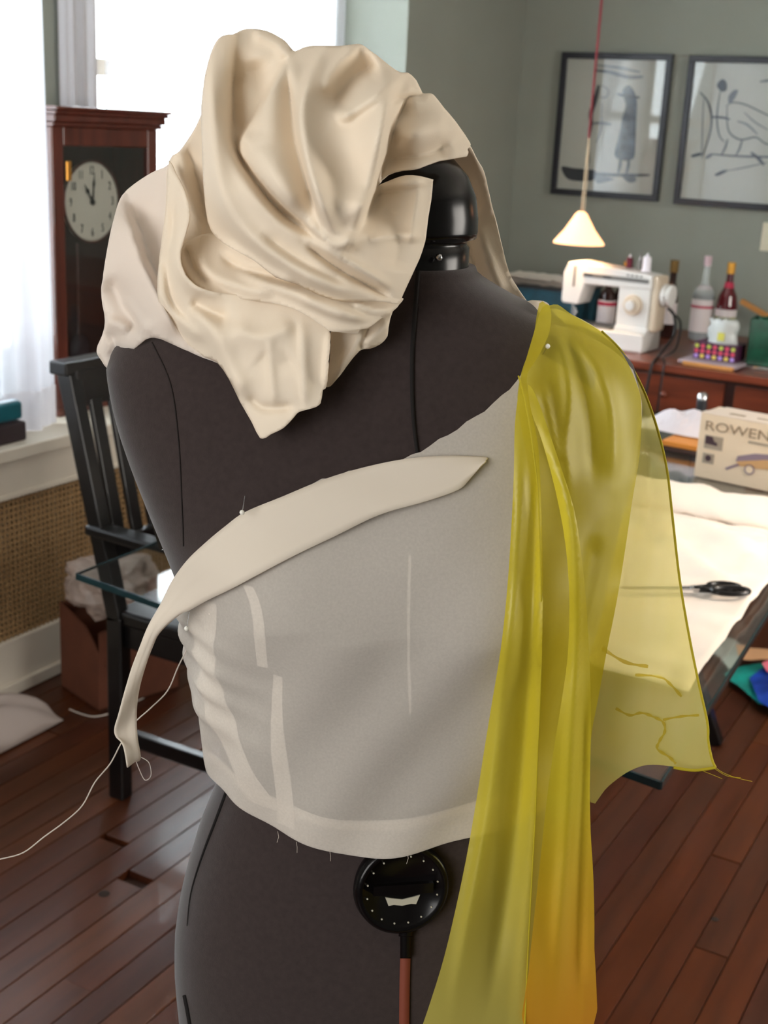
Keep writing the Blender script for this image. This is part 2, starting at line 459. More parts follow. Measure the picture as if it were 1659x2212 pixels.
struct('ceiling', MB().box((-3.0, -1.9, ZC), (2.2, 5.75, ZC + 0.08)), 'ceiling_paint')
struct('wall_back', MB().box((-3.0, YB, 0), (2.2, YB + 0.1, ZC)), 'wall_paint')
# wall behind the camera, with an unseen opening added for the rear fill
wr = MB().box((-3.0, YF - 0.1, 0), (2.2, YF, 0.9)).box((-3.0, YF - 0.1, 2.5), (2.2, YF, ZC)).box((-3.0, YF - 0.1, 0.9), (-1.65, YF, 2.5)).box((0.15, YF - 0.1, 0.9), (2.2, YF, 2.5))
struct('wall_front', wr, 'wall_paint')
wr = MB().box((XR, YF, 0), (XR + 0.1, YB, 0.75)).box((XR, YF, 2.35), (XR + 0.1, YB, ZC)).box((XR, YF, 0.75), (XR + 0.1, 2.05, 2.35)).box((XR, 3.75, 0.75), (XR + 0.1, YB, 2.35))  # right wall, unseen opening added to let the right fill through
struct('wall_right', wr, 'wall_paint')
# bay wall on the left (two openings) and the thicker wall stub beyond it
W1 = (0.55, 2.90); W2 = (3.10, 4.50); ZS, ZH = 0.80, 2.58
wl = MB().box((XB - 0.1, YF, 0), (XB, 4.56, ZS)).box((XB - 0.1, YF, ZH), (XB, 4.56, ZC))
for a, b in ((YF, W1[0]), (W1[1], W2[0]), (W2[1], 4.56)): wl.box((XB - 0.1, a, ZS), (XB, b, ZH))
struct('wall_left', wl, 'wall_paint')
struct('wall_stub', MB().box((XB - 0.1, 4.56, 0), (XL, YB, ZC)), 'wall_paint')
struct('baseboard_back', MB().box((XL, YB - 0.018, 0), (XR, YB, 0.16)), 'white_trim', bevel=0.004)
struct('baseboard_left', MB().box((XL, 4.56, 0), (XL + 0.018, YB - 0.018, 0.16)), 'white_trim', bevel=0.004)
for n, (a, b) in enumerate((W1, W2), 1):
    w = struct('window_%d' % n, MB().box((XB - 0.09, a, ZS), (XB - 0.02, a + 0.05, ZH)).box((XB - 0.09, b - 0.05, ZS), (XB - 0.02, b, ZH))
               .box((XB - 0.09, a, ZS), (XB - 0.02, b, ZS + 0.06)).box((XB - 0.09, a, ZH - 0.05), (XB - 0.02, b, ZH)), 'white_trim')
    MB().box((XB - 0.075, a, 1.66), (XB - 0.035, b, 1.71)).build('sash_rail', 'white_trim', w)
    MB().box((XB - 0.06, a + 0.05, ZS + 0.06), (XB - 0.055, b - 0.05, 1.66)).build('pane', 'clear_glass', w)
    MB().box((XB - 0.06, a + 0.05, 1.71), (XB - 0.055, b - 0.05, ZH - 0.05)).build('pane', 'clear_glass', w)

# radiator cover with its sill
rc = thing('radiator_cover', 'long cream radiator cover with cane-pattern grille under the windows', 'radiator cover', (-2.43, -0.4, 0))
MB().box((-0.435, 0, 0.665), (0.02, 5.1, 0.70)).build('sill', 'white_trim', rc, bevel=0.004)
MB().box((-0.03, 0, 0.565), (-0.004, 5.1, 0.665)).build('top_rail', 'white_trim', rc, bevel=0.003)
MB().box((-0.03, 0, 0.0), (-0.004, 5.1, 0.155)).build('bottom_board', 'white_trim', rc, bevel=0.003)
MB().box((-0.004, 0, 0.0), (0.010, 5.1, 0.035)).build('base_moulding', 'white_trim', rc, bevel=0.003)
MB().box((-0.008, 0, 0.558), (0.004, 5.1, 0.570)).build('edge_bead', 'white_trim', rc, bevel=0.002)
g = MB()
y = 1.9
while y < 4.9:
    g.box((-0.022, y, 0.155), (-0.018, y + 0.0065, 0.565)); y += 0.0165
z = 0.16
while z < 0.565:
    g.box((-0.0225, 1.9, z), (-0.0175, 4.9, z + 0.0065)); z += 0.0165
tag(g.build('grille', 'grille', rc), kind='stuff')
MB().box((-0.30, 1.9, 0.02), (-0.29, 4.9, 0.66)).build('back_panel', 'dark_gap', rc)
for q in range(44):
    yy = 1.93 + q * 0.066
    MB().lathe([(0.019, 0.10), (0.022, 0.14), (0.022, 0.53), (0.012, 0.56)], (-0.10, yy, 0), 8).build('radiator_column', 'radiator', rc, smooth=True)

# ------------------------------------------------------------------ curtains
def curtain(name, label, x, y0, y1, z0, z1, m, amp=0.018, waves=9, flare=0.0, seed=0, hem=0.0, group=None):
    t = thing(name, label, 'curtain', (x, y0, z0), group=group)
    r = random.Random(seed); ph = [r.random() * 6 for _ in range(4)]
    nu, nv = 160, 14
    def P(i, j):
        u = i / (nu - 1); v = j / (nv - 1); zz = (z1 - z0) * v
        w = (y1 - y0) * (1 + flare * (1 - v))
        a = amp * (math.sin(u * waves * 6.283 + ph[0] + 0.5 * v) + 0.45 * math.sin(u * waves * 2.3 * 6.283 + ph[1] - v) + 0.3 * math.sin(u * 2.1 * 6.283 + ph[2]))
        return (a * (0.6 + 0.4 * (1 - v)), u * w, zz)
    MB().grid(P, nu, nv).build('panel', m, t, smooth=True)
    if hem:
        def H(i, j):
            p = P(i, 0); return (p[0] + 0.002, p[1], j * hem)
        MB().grid(H, nu, 2).build('hem', 'sheer_hem', t, smooth=True)
    return t
curtain('sheer_curtain', 'bright white sheer curtain hanging to the sill at the left edge', -2.52, 0.75, 2.585, 0.702, 2.55, 'sheer', 0.016, 13, 0.015, 2, hem=0.11)
curtain('sheer_curtain', 'narrow grey-white sheer curtain hanging just above the clock', -2.80, 2.955, 3.11, 0.80, 2.55, 'sheer_hem', 0.012, 3, 0, 5)
curtain('sheer_curtain', 'white sheer curtain across the bright window behind the fabric hood', -2.795, 3.125, 4.50, 0.80, 2.55, 'sheer_thin', 0.012, 16, 0, 8)

# ------------------------------------------------------------------ things on the sill
def rbox(name, m, parent, a, b, bev=0.004, seg=3):
    return MB().box(a, b).build(name, m, parent, bevel=bev, seg=seg)
t = thing('storage_box', 'glossy teal box lying on a dark box on the left sill', 'box', (-2.485, 2.42, 0.757))
rbox('body', 'teal', t, (-0.005, -0.40, 0.0), (0.03, -0.005, 0.05), 0.010); rbox('lid', 'teal_top', t, (-0.002, -0.40, 0.0465), (0.022, -0.012, 0.0525), 0.002)
tag(MB().box((-0.005, -0.40, 0), (0.035, 0.0, 0.052)).build('storage_box', 'dark_book', bevel=0.006, loc=None), 'dark box under the teal box on the left sill', 'box').location = (-2.485, 2.42, 0.7005)

# wall clock standing on the sill
CK = thing('pendulum_clock', 'tall dark wooden pendulum clock with round white dial standing on the sill', 'clock', (-2.585, 2.68, 0.7005))
CK.scale = (1.076, 1.076, 1.076); H = 0.75; WD = 0.415; DP = 0.17
c = MB().box((-DP, 0, 0), (-DP + 0.012, WD, H)).box((-DP, 0, 0), (-0.02, 0.014, H)).box((-DP, WD - 0.014, 0), (-0.02, WD, H)).box((-DP, 0, 0), (-0.02, WD, 0.02)).box((-DP, 0, H - 0.02), (-0.02, WD, H))
c.build('case', 'clock_wood', CK, bevel=0.002)
MB().box((-DP + 0.012, 0.014, 0.02), (-DP + 0.016, WD - 0.014, H - 0.02)).build('back_board', 'clock_inside', CK)
d = MB().box((-0.02, 0, 0), (0, 0.042, H)).box((-0.02, WD - 0.042, 0), (0, WD, H)).box((-0.02, 0.042, 0), (0, WD - 0.042, 0.05)).box((-0.02, 0.042, H - 0.048), (0, WD - 0.042, H))
door = d.build('door', 'clock_wood', CK, bevel=0.003)
MB().box((-0.012, 0.042, 0.05), (-0.009, WD - 0.042, H - 0.048)).build('pane', 'clear_glass', door)
MB().box((0.0, 0.046, 0.615), (0.006, 0.064, 0.665)).build('hinge', 'brass', door, bevel=0.002)
cr = MB()
for z0, z1, o in ((H, H + 0.012, 0.012), (H + 0.012, H + 0.030, 0.022), (H + 0.030, H + 0.040, 0.030), (H + 0.040, H + 0.050, 0.038)):
    cr.box((-DP, -o * 0.5, z0), (o, WD + o * 0.5, z1))
cr.build('crown', 'clock_wood', CK, bevel=0.003)
MB().box((-DP, -0.01, 0), (0.012, WD + 0.01, 0.018)).build('plinth', 'clock_wood', CK, bevel=0.003)
dc = (-0.045, 0.189, 0.556)
DI = MB().lathe([(0.112, -0.006), (0.112, 0.0), (0.106, 0.003), (0.0, 0.003)], (0, 0, 0), 64, 'x', cap=False).build('dial', 'dial_white', CK, smooth=False); DI.location = dc; DI.scale = (1, 0.95, 0.95)
MB().lathe([(0.111, 0), (0.116, 0.002), (0.115, 0.006), (0.110, 0.005)], (0, 0, 0), 64, 'x', cap=False).build('dial_ring', 'clock_wood', DI, smooth=True)
for n in range(1, 13):
    a = math.radians(90 - n * 30)
    text('numeral', str(n), 0.034, 'black_ink', DI, (0.0035, 0.086 * math.cos(a), 0.086 * math.sin(a)), (math.pi / 2, 0, math.pi / 2), sx=0.62)
def hand(name, ang, ln, w):
    a = math.radians(90 - ang); R = Matrix.Rotation(-math.radians(ang), 3, 'X')
    mb = MB(); pr = [(0, -0.010), (w, 0.0), (w * 0.5, ln * 0.45), (w * 1.6, ln * 0.62), (w * 0.4, ln * 0.78), (0, ln), (-w * 0.4, ln * 0.78), (-w * 1.6, ln * 0.62), (-w * 0.5, ln * 0.45), (-w, 0.0)]
    v = []
    for y_, z_ in pr: v.append((y_, z_))
    mb.prism(v, 0.006, 0.0075, 'x'); mb.v = [tuple(R @ Vector(p)) for p in mb.v]
    return mb.build(name, 'black_ink', DI)
hand('hour_hand', 330 - 4, 0.060, 0.0042); hand('minute_hand', 6, 0.082, 0.0028)
MB().lathe([(0.008, 0.003), (0.008, 0.009), (0.0, 0.010)], (0, 0, 0), 16, 'x', cap=False).build('hand_boss', 'black_ink', DI, smooth=True)
MB().tube([(-0.10, 0.19, 0.44), (-0.10, 0.19, 0.16)], 0.003).build('pendulum_rod', 'clock_wood', CK)
MB().lathe([(0.0, -0.004), (0.040, -0.002), (0.040, 0.002), (0, 0.004)], (-0.10, 0.19, 0.15), 28, 'x', cap=False).build('pendulum_bob', 'dark_book', CK, smooth=True)

# ------------------------------------------------------------------ pictures on the back wall
def picture(label, x0, x1, z0, z1, drawing):
    t = thing('framed_picture', label, 'picture', (x0, YB - 0.001, z0))
    w, h = x1 - x0, z1 - z0; f = 0.027
    MB().box((0, -0.028, 0), (w, 0, f)).box((0, -0.028, h - f), (w, 0, h)).box((0, -0.028, f), (f, 0, h - f)).box((w - f, -0.028, f), (w, 0, h - f)).build('frame', 'frame_black', t, bevel=0.002)
    pp = MB().box((f, -0.012, f), (w - f, -0.009, h - f)).build('paper', 'paper', t)
    MB().box((f, -0.019, f), (w - f, -0.016, h - f)).build('glass', 'clear_glass', t)
    def pt(u, v): return (u * w, -0.0125, (1 - v) * h)
    def line(pts, wd, m='ink_dark'):
        C_ = crom(pts, 6); n = len(C_); v = []; fcs = []
        for i in range(n):
            a = C_[max(i - 1, 0)]; b = C_[min(i + 1, n - 1)]; dx, dz = (b[0] - a[0]) * w, -(b[1] - a[1]) * h
            l = math.hypot(dx, dz) or 1; nx, nz = -dz / l, dx / l; p = pt(*C_[i])
            ww = wd * (0.55 + 0.45 * math.sin(math.pi * i / (n - 1)))
            v += [(p[0] + nx * ww / 2, p[1], p[2] + nz * ww / 2), (p[0] - nx * ww / 2, p[1], p[2] - nz * ww / 2)]
        fcs = [(2 * i, 2 * i + 1, 2 * i + 3, 2 * i + 2) for i in range(n - 1)]
        MB().add(v, fcs).build('pen_stroke', m, pp)
    def blob(poly, m='ink_dark'):
        C_ = crom(poly, 5, True); MB().add([pt(*q) for q in C_], [tuple(range(len(C_)))]).build('ink_wash', m, pp)
    drawing(line, blob)
    return t
pA0, pA1 = at_y(1206, 262, YB)[0], at_y(1441, 275, YB)[0]
pz1, pz0 = at_y(1337, 115, YB)[2], at_y(1308, 427, YB)[2]
def d1(line, blob):
    line([(0.30, 0.12), (0.45, 0.13), (0.62, 0.16), (0.75, 0.155)], 0.016, 'ink_grey'); line([(0.33, 0.085), (0.55, 0.10), (0.72, 0.125)], 0.010, 'ink_grey')
    blob([(0.58, 0.26), (0.63, 0.215), (0.69, 0.26), (0.72, 0.33), (0.73, 0.45), (0.745, 0.62), (0.74, 0.71), (0.66, 0.73), (0.57, 0.70), (0.585, 0.58), (0.60, 0.45), (0.62, 0.35)], 'ink_blue')
    line([(0.53, 0.275), (0.63, 0.29), (0.74, 0.295)], 0.012, 'ink_dark')
    for x in (0.62, 0.695): line([(x, 0.70), (x + 0.005, 0.76), (x - 0.005, 0.82)], 0.014, 'ink_blue')
    line([(0.36, 0.22), (0.34, 0.32), (0.31, 0.42), (0.33, 0.50)], 0.022, 'ink_dark'); line([(0.33, 0.50), (0.31, 0.62), (0.33, 0.74), (0.32, 0.82)], 0.012, 'ink_dark')
    line([(0.38, 0.22), (0.45, 0.25), (0.44, 0.30), (0.38, 0.30)], 0.006, 'ink_grey'); line([(0.40, 0.34), (0.41, 0.42), (0.42, 0.52), (0.38, 0.62)], 0.006, 'ink_grey'); line([(0.34, 0.485), (0.42, 0.48), (0.51, 0.485)], 0.012, 'ink_grey')
    blob([(0.08, 0.80), (0.20, 0.805), (0.38, 0.81), (0.42, 0.84), (0.38, 0.885), (0.22, 0.895), (0.13, 0.875)], 'ink_dark')
    line([(0.38, 0.83), (0.52, 0.835), (0.70, 0.83), (0.90, 0.82)], 0.014, 'ink_dark'); blob([(0.42, 0.84), (0.52, 0.85), (0.58, 0.865), (0.50, 0.89), (0.42, 0.90)], 'ink_grey'); blob([(0.66, 0.84), (0.77, 0.84), (0.78, 0.87), (0.72, 0.88)], 'ink_grey')
picture('framed ink drawing of a standing hatted figure, left picture over the desk', pA0, pA1, pz0, pz1, d1)
def d2(line, blob):
    # two birds and reeds, loose pen lines
    line([(0.10, 0.24), (0.16, 0.30), (0.20, 0.40), (0.20, 0.52), (0.17, 0.66)], 0.009); line([(0.13, 0.28), (0.14, 0.42), (0.155, 0.58), (0.165, 0.68)], 0.006, 'ink_grey')
    blob([(0.21, 0.19), (0.24, 0.15), (0.275, 0.17), (0.28, 0.22), (0.245, 0.23)]); line([(0.24, 0.22), (0.235, 0.32), (0.24, 0.42), (0.27, 0.52), (0.31, 0.56)], 0.007)
    line([(0.20, 0.40), (0.27, 0.40), (0.33, 0.41)], 0.010); blob([(0.30, 0.26), (0.33, 0.22), (0.36, 0.22), (0.35, 0.26), (0.325, 0.30), (0.305, 0.30)], 'ink_grey')
    line([(0.29, 0.33), (0.33, 0.30), (0.42, 0.31), (0.55, 0.36), (0.70, 0.42)], 0.006); line([(0.30, 0.33), (0.31, 0.42), (0.34, 0.50), (0.42, 0.54), (0.52, 0.52), (0.60, 0.56), (0.75, 0.58)], 0.007)
    line([(0.38, 0.42), (0.45, 0.44), (0.53, 0.50)], 0.008, 'ink_grey'); line([(0.42, 0.36), (0.50, 0.42), (0.60, 0.47)], 0.006, 'ink_grey')
    for x in (0.33, 0.43): line([(x, 0.54), (x - 0.01, 0.60), (x - 0.03, 0.645)], 0.009)
    line([(0.22, 0.645), (0.40, 0.65), (0.60, 0.645), (0.85, 0.64)], 0.009); blob([(0.09, 0.66), (0.15, 0.64), (0.16, 0.655), (0.10, 0.675)]); blob([(0.19, 0.665), (0.23, 0.64), (0.235, 0.66), (0.20, 0.68)], 'ink_grey')
    blob([(0.27, 0.78), (0.32, 0.75), (0.36, 0.745), (0.34, 0.765), (0.29, 0.79)]); line([(0.36, 0.75), (0.48, 0.72), (0.62, 0.68)], 0.006, 'ink_grey'); line([(0.50, 0.62), (0.56, 0.66), (0.60, 0.70)], 0.014)
    line([(0.50, 0.16), (0.58, 0.15), (0.68, 0.17)], 0.010, 'ink_grey')
pB0 = at_y(1475, 280, YB)[0]
picture('framed ink drawing of birds, right picture cut by the photo edge', pB0, pB0 + 0.62, pz0 - 0.004, pz1 - 0.004, d2)
p = at_y(1659, 512, YB)
tag(MB().box((-0.028, -0.008, -0.06), (0.05, 0, 0.06)).build('switch_plate', 'plate_cream', bevel=0.003), 'cream switch plate on the wall at the right edge', 'switch plate').location = (p[0], YB, p[2])

# ------------------------------------------------------------------ sewing desk
DX, DY, DZ = -1.62, 4.65, 0.75
DK = thing('sewing_desk', 'reddish wooden desk along the back wall under the pictures', 'desk', (DX, DY, 0))
MB().box((-0.75, -0.02, DZ - 0.03), (1.9, 0.95, DZ)).build('desktop', 'desk_wood', DK, bevel=0.004)
MB().box((-0.72, 0.02, DZ - 0.20), (1.87, 0.93, DZ - 0.03)).build('apron', 'desk_dark', DK, bevel=0.003)
for i, (a, b) in enumerate(((-0.68, -0.05), (0.0, 0.44), (0.48, 1.1), (1.14, 1.8))):
    dr = MB().box((a, 0.004, DZ - 0.185), (b, 0.02, DZ - 0.045)).build('drawer', 'desk_wood', DK, bevel=0.003)
    MB().lathe([(0.006, 0), (0.012, -0.012), (0.010, -0.02), (0, -0.022)], ((a + b) / 2, 0.004, DZ - 0.115), 12, 'y', cap=False).build('knob', 'desk_wood', dr, smooth=True)
for x in (-0.68, 1.80):
    for y_ in (0.05, 0.88): MB().box((x, y_ - 0.02, 0), (x + 0.05, y_ + 0.03, DZ - 0.2)).build('leg', 'desk_dark', DK, bevel=0.004)
MB().box((0.55, 0.06, 0.02), (1.75, 0.9, DZ - 0.2)).build('side_cupboard', 'desk_dark', DK, bevel=0.004)

# sewing machine
SM = thing('sewing_machine', 'white sewing machine with stitch dial standing on the desk', 'sewing machine', (-1.555, 4.80, DZ + 0.0005), math.radians(-5)); SM.scale = (0.94, 1, 1)
# local: x to the left is negative (head at x=-0.40), y back, z up
MB().box((-0.36, 0.0, 0), (0.0, 0.17, 0.072)).build('base', 'machine_white', SM, bevel=0.006, seg=3)
MB().box((-0.42, 0.015, 0.062), (-0.16, 0.155, 0.078)).build('bed_plate', 'machine_grey', SM, bevel=0.005)
MB().box((-0.145, 0.02, 0.072), (0.004, 0.15, 0.095)).build('base_step', 'machine_white', SM, bevel=0.006)
MB().box((-0.145, 0.03, 0.09), (-0.002, 0.14, 0.27)).build('column', 'machine_white', SM, bevel=0.008, seg=3)
MB().prism([(-0.405, 0.165), (-0.405, 0.275), (-0.385, 0.318), (-0.345, 0.325), (0.0, 0.300), (0.004, 0.245), (-0.14, 0.242), (-0.30, 0.238), (-0.325, 0.155), (-0.398, 0.155)], 0.025, 0.145, 'y').build('arm', 'machine_white', SM, bevel=0.008, seg=3)
MB().box((-0.002, 0.035, 0.08), (0.03, 0.135, 0.30)).build('side_cover', 'machine_cream', SM, bevel=0.012, seg=3)
MB().box((-0.31, 0.0215, 0.268), (-0.012, 0.026, 0.284)).build('stitch_panel', 'machine_grey', SM, bevel=0.001)
for a in (-0.30, -0.215): MB().box((a, 0.019, 0.271), (a + 0.035, 0.0225, 0.281)).build('stitch_window', 'machine_dark', SM)
for a in (-0.11, -0.09, -0.07, -0.05): MB().box((a, 0.0195, 0.290), (a + 0.008, 0.0245, 0.296)).build('mark', 'machine_grey', SM)
MB().box((-0.352, 0.0195, 0.225), (-0.348, 0.0255, 0.305)).build('thread_slot', 'machine_dark', SM)
dl = MB().lathe([(0.040, 0.030), (0.040, 0.018), (0.036, 0.012), (0, 0.012)], (-0.072, 0, 0.180), 32, 'y', cap=False).build('stitch_dial', 'machine_cream', SM, smooth=False)
MB().lathe([(0.020, 0.012), (0.019, 0.000), (0, -0.001)], (-0.078, 0, 0.180), 24, 'y', cap=False).build('dial_grip', 'machine_white', dl, smooth=False)
MB().lathe([(0.030, 0.03), (0.044, 0.034), (0.044, 0.048), (0.036, 0.052), (0.036, 0.056), (0.044, 0.060), (0.042, 0.072), (0, 0.074)], (0, 0.085, 0.225), 32, 'x', cap=False).build('hand_wheel', 'machine_white', SM, smooth=False)
MB().tube([(-0.365, 0.06, 0.16), (-0.365, 0.06, 0.10)], 0.0045).build('needle_bar', 'steel', SM)
MB().tube([(-0.365, 0.06, 0.10), (-0.365, 0.06, 0.08)], [0.0015, 0.0008]).build('needle', 'steel', SM)
MB().box((-0.378, 0.045, 0.079), (-0.352, 0.075, 0.083)).box((-0.356, 0.055, 0.083), (-0.346, 0.062, 0.14)).build('presser_foot', 'steel', SM, bevel=0.001)
MB().lathe([(0.009, 0), (0.009, 0.012)], (-0.345, 0.05, 0.115), 12).build('needle_clamp', 'steel', SM)
MB().tube([(-0.10, 0.12, 0.31), (-0.10, 0.12, 0.375)], 0.002).tube([(-0.055, 0.09, 0.30), (-0.055, 0.09, 0.375)], 0.002).build('spool_pin', 'steel', SM)
for lab, m_, x, y_, z_, r_, h_ in (('maroon thread spool on top of the sewing machine', 'spool_maroon', -0.135, 0.105, 0.3135, 0.014, 0.040),
                                   ('grey thread spool on top of the sewing machine', 'spool_grey', -0.098, 0.12, 0.3105, 0.012, 0.036),
                                   ('white thread spool on top of the sewing machine', 'spool_white', -0.055, 0.09, 0.3075, 0.019, 0.058)):
    R = Matrix.Rotation(math.radians(-5), 3, 'Z'); w_ = R @ Vector((x, y_, z_)) + SM.location
    sp = thing('thread_spool', lab, 'spool', w_)
    MB().lathe([(r_, 0), (r_, 0.004), (r_ * 0.9, 0.006), (r_ * 0.86, h_ - 0.006), (r_ * 0.75, h_ - 0.004), (r_ * 0.75, h_)], n=18).build('thread', m_, sp)
    MB().lathe([(r_ * 0.3, h_), (r_ * 0.22, h_ + 0.012)], n=10).build('core', 'spool_white', sp)
# power cord
cp = [(-1.508, 4.93, 0.92), (-1.472, 4.90, 0.90), (-1.455, 4.87, 0.83), (-1.475, 4.80, 0.765), (-1.465, 4.72, 0.757), (-1.45, 4.64, 0.757), (-1.452, 4.612, 0.72), (-1.46, 4.60, 0.55), (-1.462, 4.60, 0.30), (-1.44, 4.60, 0.05), (-1.38, 4.62, 0.006), (-1.25, 4.66, 0.006)]
MB().tube(crom(cp, 6), 0.0055).build('power_cord', 'cable_black', loc=(-1.46, 4.6, 0.0))
tag(bpy.data.objects['power_cord'], 'black power cord hanging from sewing machine over desk edge', 'cord')
cp = [(-1.502, 4.95, 0.905), (-1.452, 4.93, 0.87), (-1.445, 4.88, 0.775), (-1.45, 4.75, 0.757), (-1.41, 4.64, 0.757), (-1.404, 4.612, 0.72), (-1.408, 4.60, 0.4), (-1.40, 4.60, 0.05), (-1.33, 4.60, 0.006)]
tag(MB().tube(crom(cp, 6), 0.004).build('pedal_cord', 'cable_black', loc=(-1.4, 4.6, 0.0)), 'thinner black pedal cord beside the power cord', 'cord')

# bottles
def bottle(label, x, y, prof, glass, parts, s=1.0, group=None):
    t = thing('bottle', label, 'bottle', (x, y, DZ + 0.0005))
    MB().lathe([(r * s, h * s) for r, h in prof], n=28).build('glass', glass, t, smooth=False)
    for nm, m_, r0, h0, r1, h1 in parts:
        MB().lathe([(r0 * s, h0 * s), (r1 * s, h1 * s)], n=28, cap=(nm == 'cap')).build(nm, m_, t)
    return t
YBT = 5.33
p1 = at_y(1513, 700, YBT); p2 = at_y(1566, 690, YBT)
bottle('tall clear bottle with large white label, left of the red one', p1[0], YBT, [(0.038, 0), (0.045, 0.008), (0.046, 0.19), (0.040, 0.215), (0.018, 0.235), (0.014, 0.25), (0.013, 0.33), (0.015, 0.34)], 'bottle_glass',
       [('liquid', 'bottle_blue', 0.0435, 0.01, 0.0435, 0.195), ('label', 'label_white', 0.0468, 0.04, 0.0468, 0.175), ('cap', 'cap_pink', 0.0155, 0.312, 0.016, 0.352), ('neck_ring', 'cap_pink', 0.034, 0.218, 0.022, 0.230), ('print', 'red_print', 0.0472, 0.140, 0.0472, 0.150)])
bottle('dark red bottle with gold cap and pale green label', p2[0], YBT, [(0.038, 0), (0.043, 0.008), (0.043, 0.16), (0.036, 0.20), (0.019, 0.235), (0.015, 0.25), (0.013, 0.30), (0.015, 0.31)], 'bottle_red',
       [('label', 'label_green', 0.0438, 0.06, 0.0438, 0.145), ('upper_label', 'label_white', 0.0441, 0.115, 0.0441, 0.145), ('cap', 'gold', 0.0165, 0.29, 0.0165, 0.335), ('foil', 'red_print', 0.021, 0.232, 0.0165, 0.255)])
p3 = at_y(1452, 620, 5.3)
bottle('bottle with brown gold cap mostly hidden behind the sewing machine', p3[0], 5.30, [(0.026, 0), (0.029, 0.008), (0.029, 0.17), (0.014, 0.235), (0.014, 0.29)], 'bottle_dark', [('cap', 'brown_cap', 0.018, 0.275, 0.018, 0.325), ('label', 'label_white', 0.0296, 0.06, 0.0296, 0.15)])
p4 = at_y(1311, 660, 5.22)
bottle('short liquor bottle with white label seen through the sewing machine arm', p4[0], 5.22, [(0.034, 0), (0.038, 0.008), (0.038, 0.13), (0.03, 0.17), (0.013, 0.19), (0.013, 0.24)], 'bottle_dark', [('label', 'label_white', 0.0386, 0.03, 0.0386, 0.14), ('cap', 'brown_cap', 0.015, 0.225, 0.015, 0.255), ('print', 'red_print', 0.0392, 0.118, 0.0392, 0.134)])
p5 = at_y(1346, 660, 5.34)
bottle('brown bottle beside the short one behind the sewing machine arm', p5[0], 5.34, [(0.036, 0), (0.04, 0.008), (0.04, 0.16), (0.014, 0.22), (0.014, 0.28)], 'bottle_dark', [('cap', 'gold', 0.016, 0.265, 0.016, 0.295)])

# tray with tissue box
tb = thing('tissue_box', 'tissue box printed with coloured dots holding a clear pack', 'box', (-1.34, 4.755, DZ + 0.0185), math.radians(-2))
MB().box((-0.0, 0, 0), (0.165, 0.13, 0.062)).build('carton', 'box_purple', tb, bevel=0.003)
for i in range(7):
    for j, m_ in enumerate(('dot_lilac' if i % 2 == 0 else 'dot_yellow', 'dot_rose', 'dot_lime' if i % 2 == 0 else 'dot_rose')):
        MB().lathe([(0.0085, 0), (0.0085, -0.0012)], (0.013 + i * 0.0232, 0, 0.012 + j * 0.019), 8, 'y').build('dot', m_, tb)
pk = MB().grid(lambda i, j: (0.035 + 0.11 * i / 9 + 0.006 * math.sin(j * 2.1), 0.05 + 0.03 * math.sin(math.pi * i / 9) * (1 if j < 6 else -1) + 0.02 * (j % 2) * 0.2, 0.05 + 0.10 * (j if j < 6 else 11 - j) / 5 + 0.004 * math.sin(i * 2.7)), 10, 12)
pk.build('tissue_pack', 'tissue_pack', tb, smooth=True, solid=0.002)
MB().box((0.082, 0.015, 0.075), (0.108, 0.0185, 0.105)).build('print', 'yellow_print', tb)
ty = thing('tray', 'flat lilac tray with pale wooden front edge under the tissue box', 'tray', (-1.375, 4.69, DZ + 0.0005), math.radians(-2))
MB().box((0.0, 0.0, 0.006), (0.225, 0.24, 0.017)).build('top', 'tray_lilac', ty, bevel=0.002)
MB().box((0.02, -0.006, 0.0), (0.215, 0.004, 0.014)).build('front_edge', 'light_wood', ty, bevel=0.002)
gb = thing('glass_vase', 'square dark green glass vase at the right edge of the desk', 'vase', (-1.150, 4.80, DZ + 0.0005), math.radians(6))
g = MB()
for a, b in (((0, 0), (0.10, 0.006)), ((0, 0.094), (0.10, 0.10)), ((0, 0), (0.006, 0.10)), ((0.094, 0), (0.10, 0.10))): g.box((a[0], a[1], 0.012), (b[0], b[1], 0.185))
g.build('body', 'green_glass', gb, bevel=0.002); MB().box((-0.006, -0.006, 0), (0.106, 0.106, 0.013)).build('base', 'clear_glass', gb, bevel=0.003)
MB().grid(lambda i, j: (0.015 + 0.07 * i / 5, 0.05 + 0.02 * math.sin(i * 1.7 + j), 0.16 + 0.03 * j / 3 + 0.006 * math.cos(i * 2)), 6, 4).build('green_wrap', 'green_glass', gb, smooth=True, solid=0.002)
lb = at_y(1600, 655, 5.5); 
tag(MB().bar((0, 0, 0), (0.30, 0.0, -0.13), 0.02, 0.022).build('wooden_ruler', 'light_wood', bevel=0.002, loc=None), 'pale wooden stick leaning behind the bottles', 'ruler').location = (lb[0] - 0.02, 5.58, DZ + 0.155)
bx = thing('cutting_mat', 'dark teal case leaning behind the sewing machine with papers on it', 'case', (-2.44, 5.15, DZ + 0.0005))
MB().box((0, 0, 0), (0.46, 0.30, 0.16)).build('case_body', 'blue_mat', bx, bevel=0.006)
MB().box((-0.005, -0.005, 0.16), (0.465, 0.305, 0.168)).build('case_lid', 'frame_black', bx, bevel=0.003)
pp = thing('paper_stack', 'crumpled white papers lying on the teal case', 'papers', (-2.42, 5.17, DZ + 0.1695))
rn = random.Random(3)
for k in range(4):
    z0 = 0.008 * k; s_ = rn.random() * 0.05
    MB().grid(lambda i, j: (0.02 + s_ + 0.36 * i / 15, 0.01 + 0.24 * j / 5, z0 + 0.003 + 0.006 * abs(math.sin(i * 1.9 + k * 2 + j))), 16, 6).build('sheet', 'paper', pp, solid=0.001)

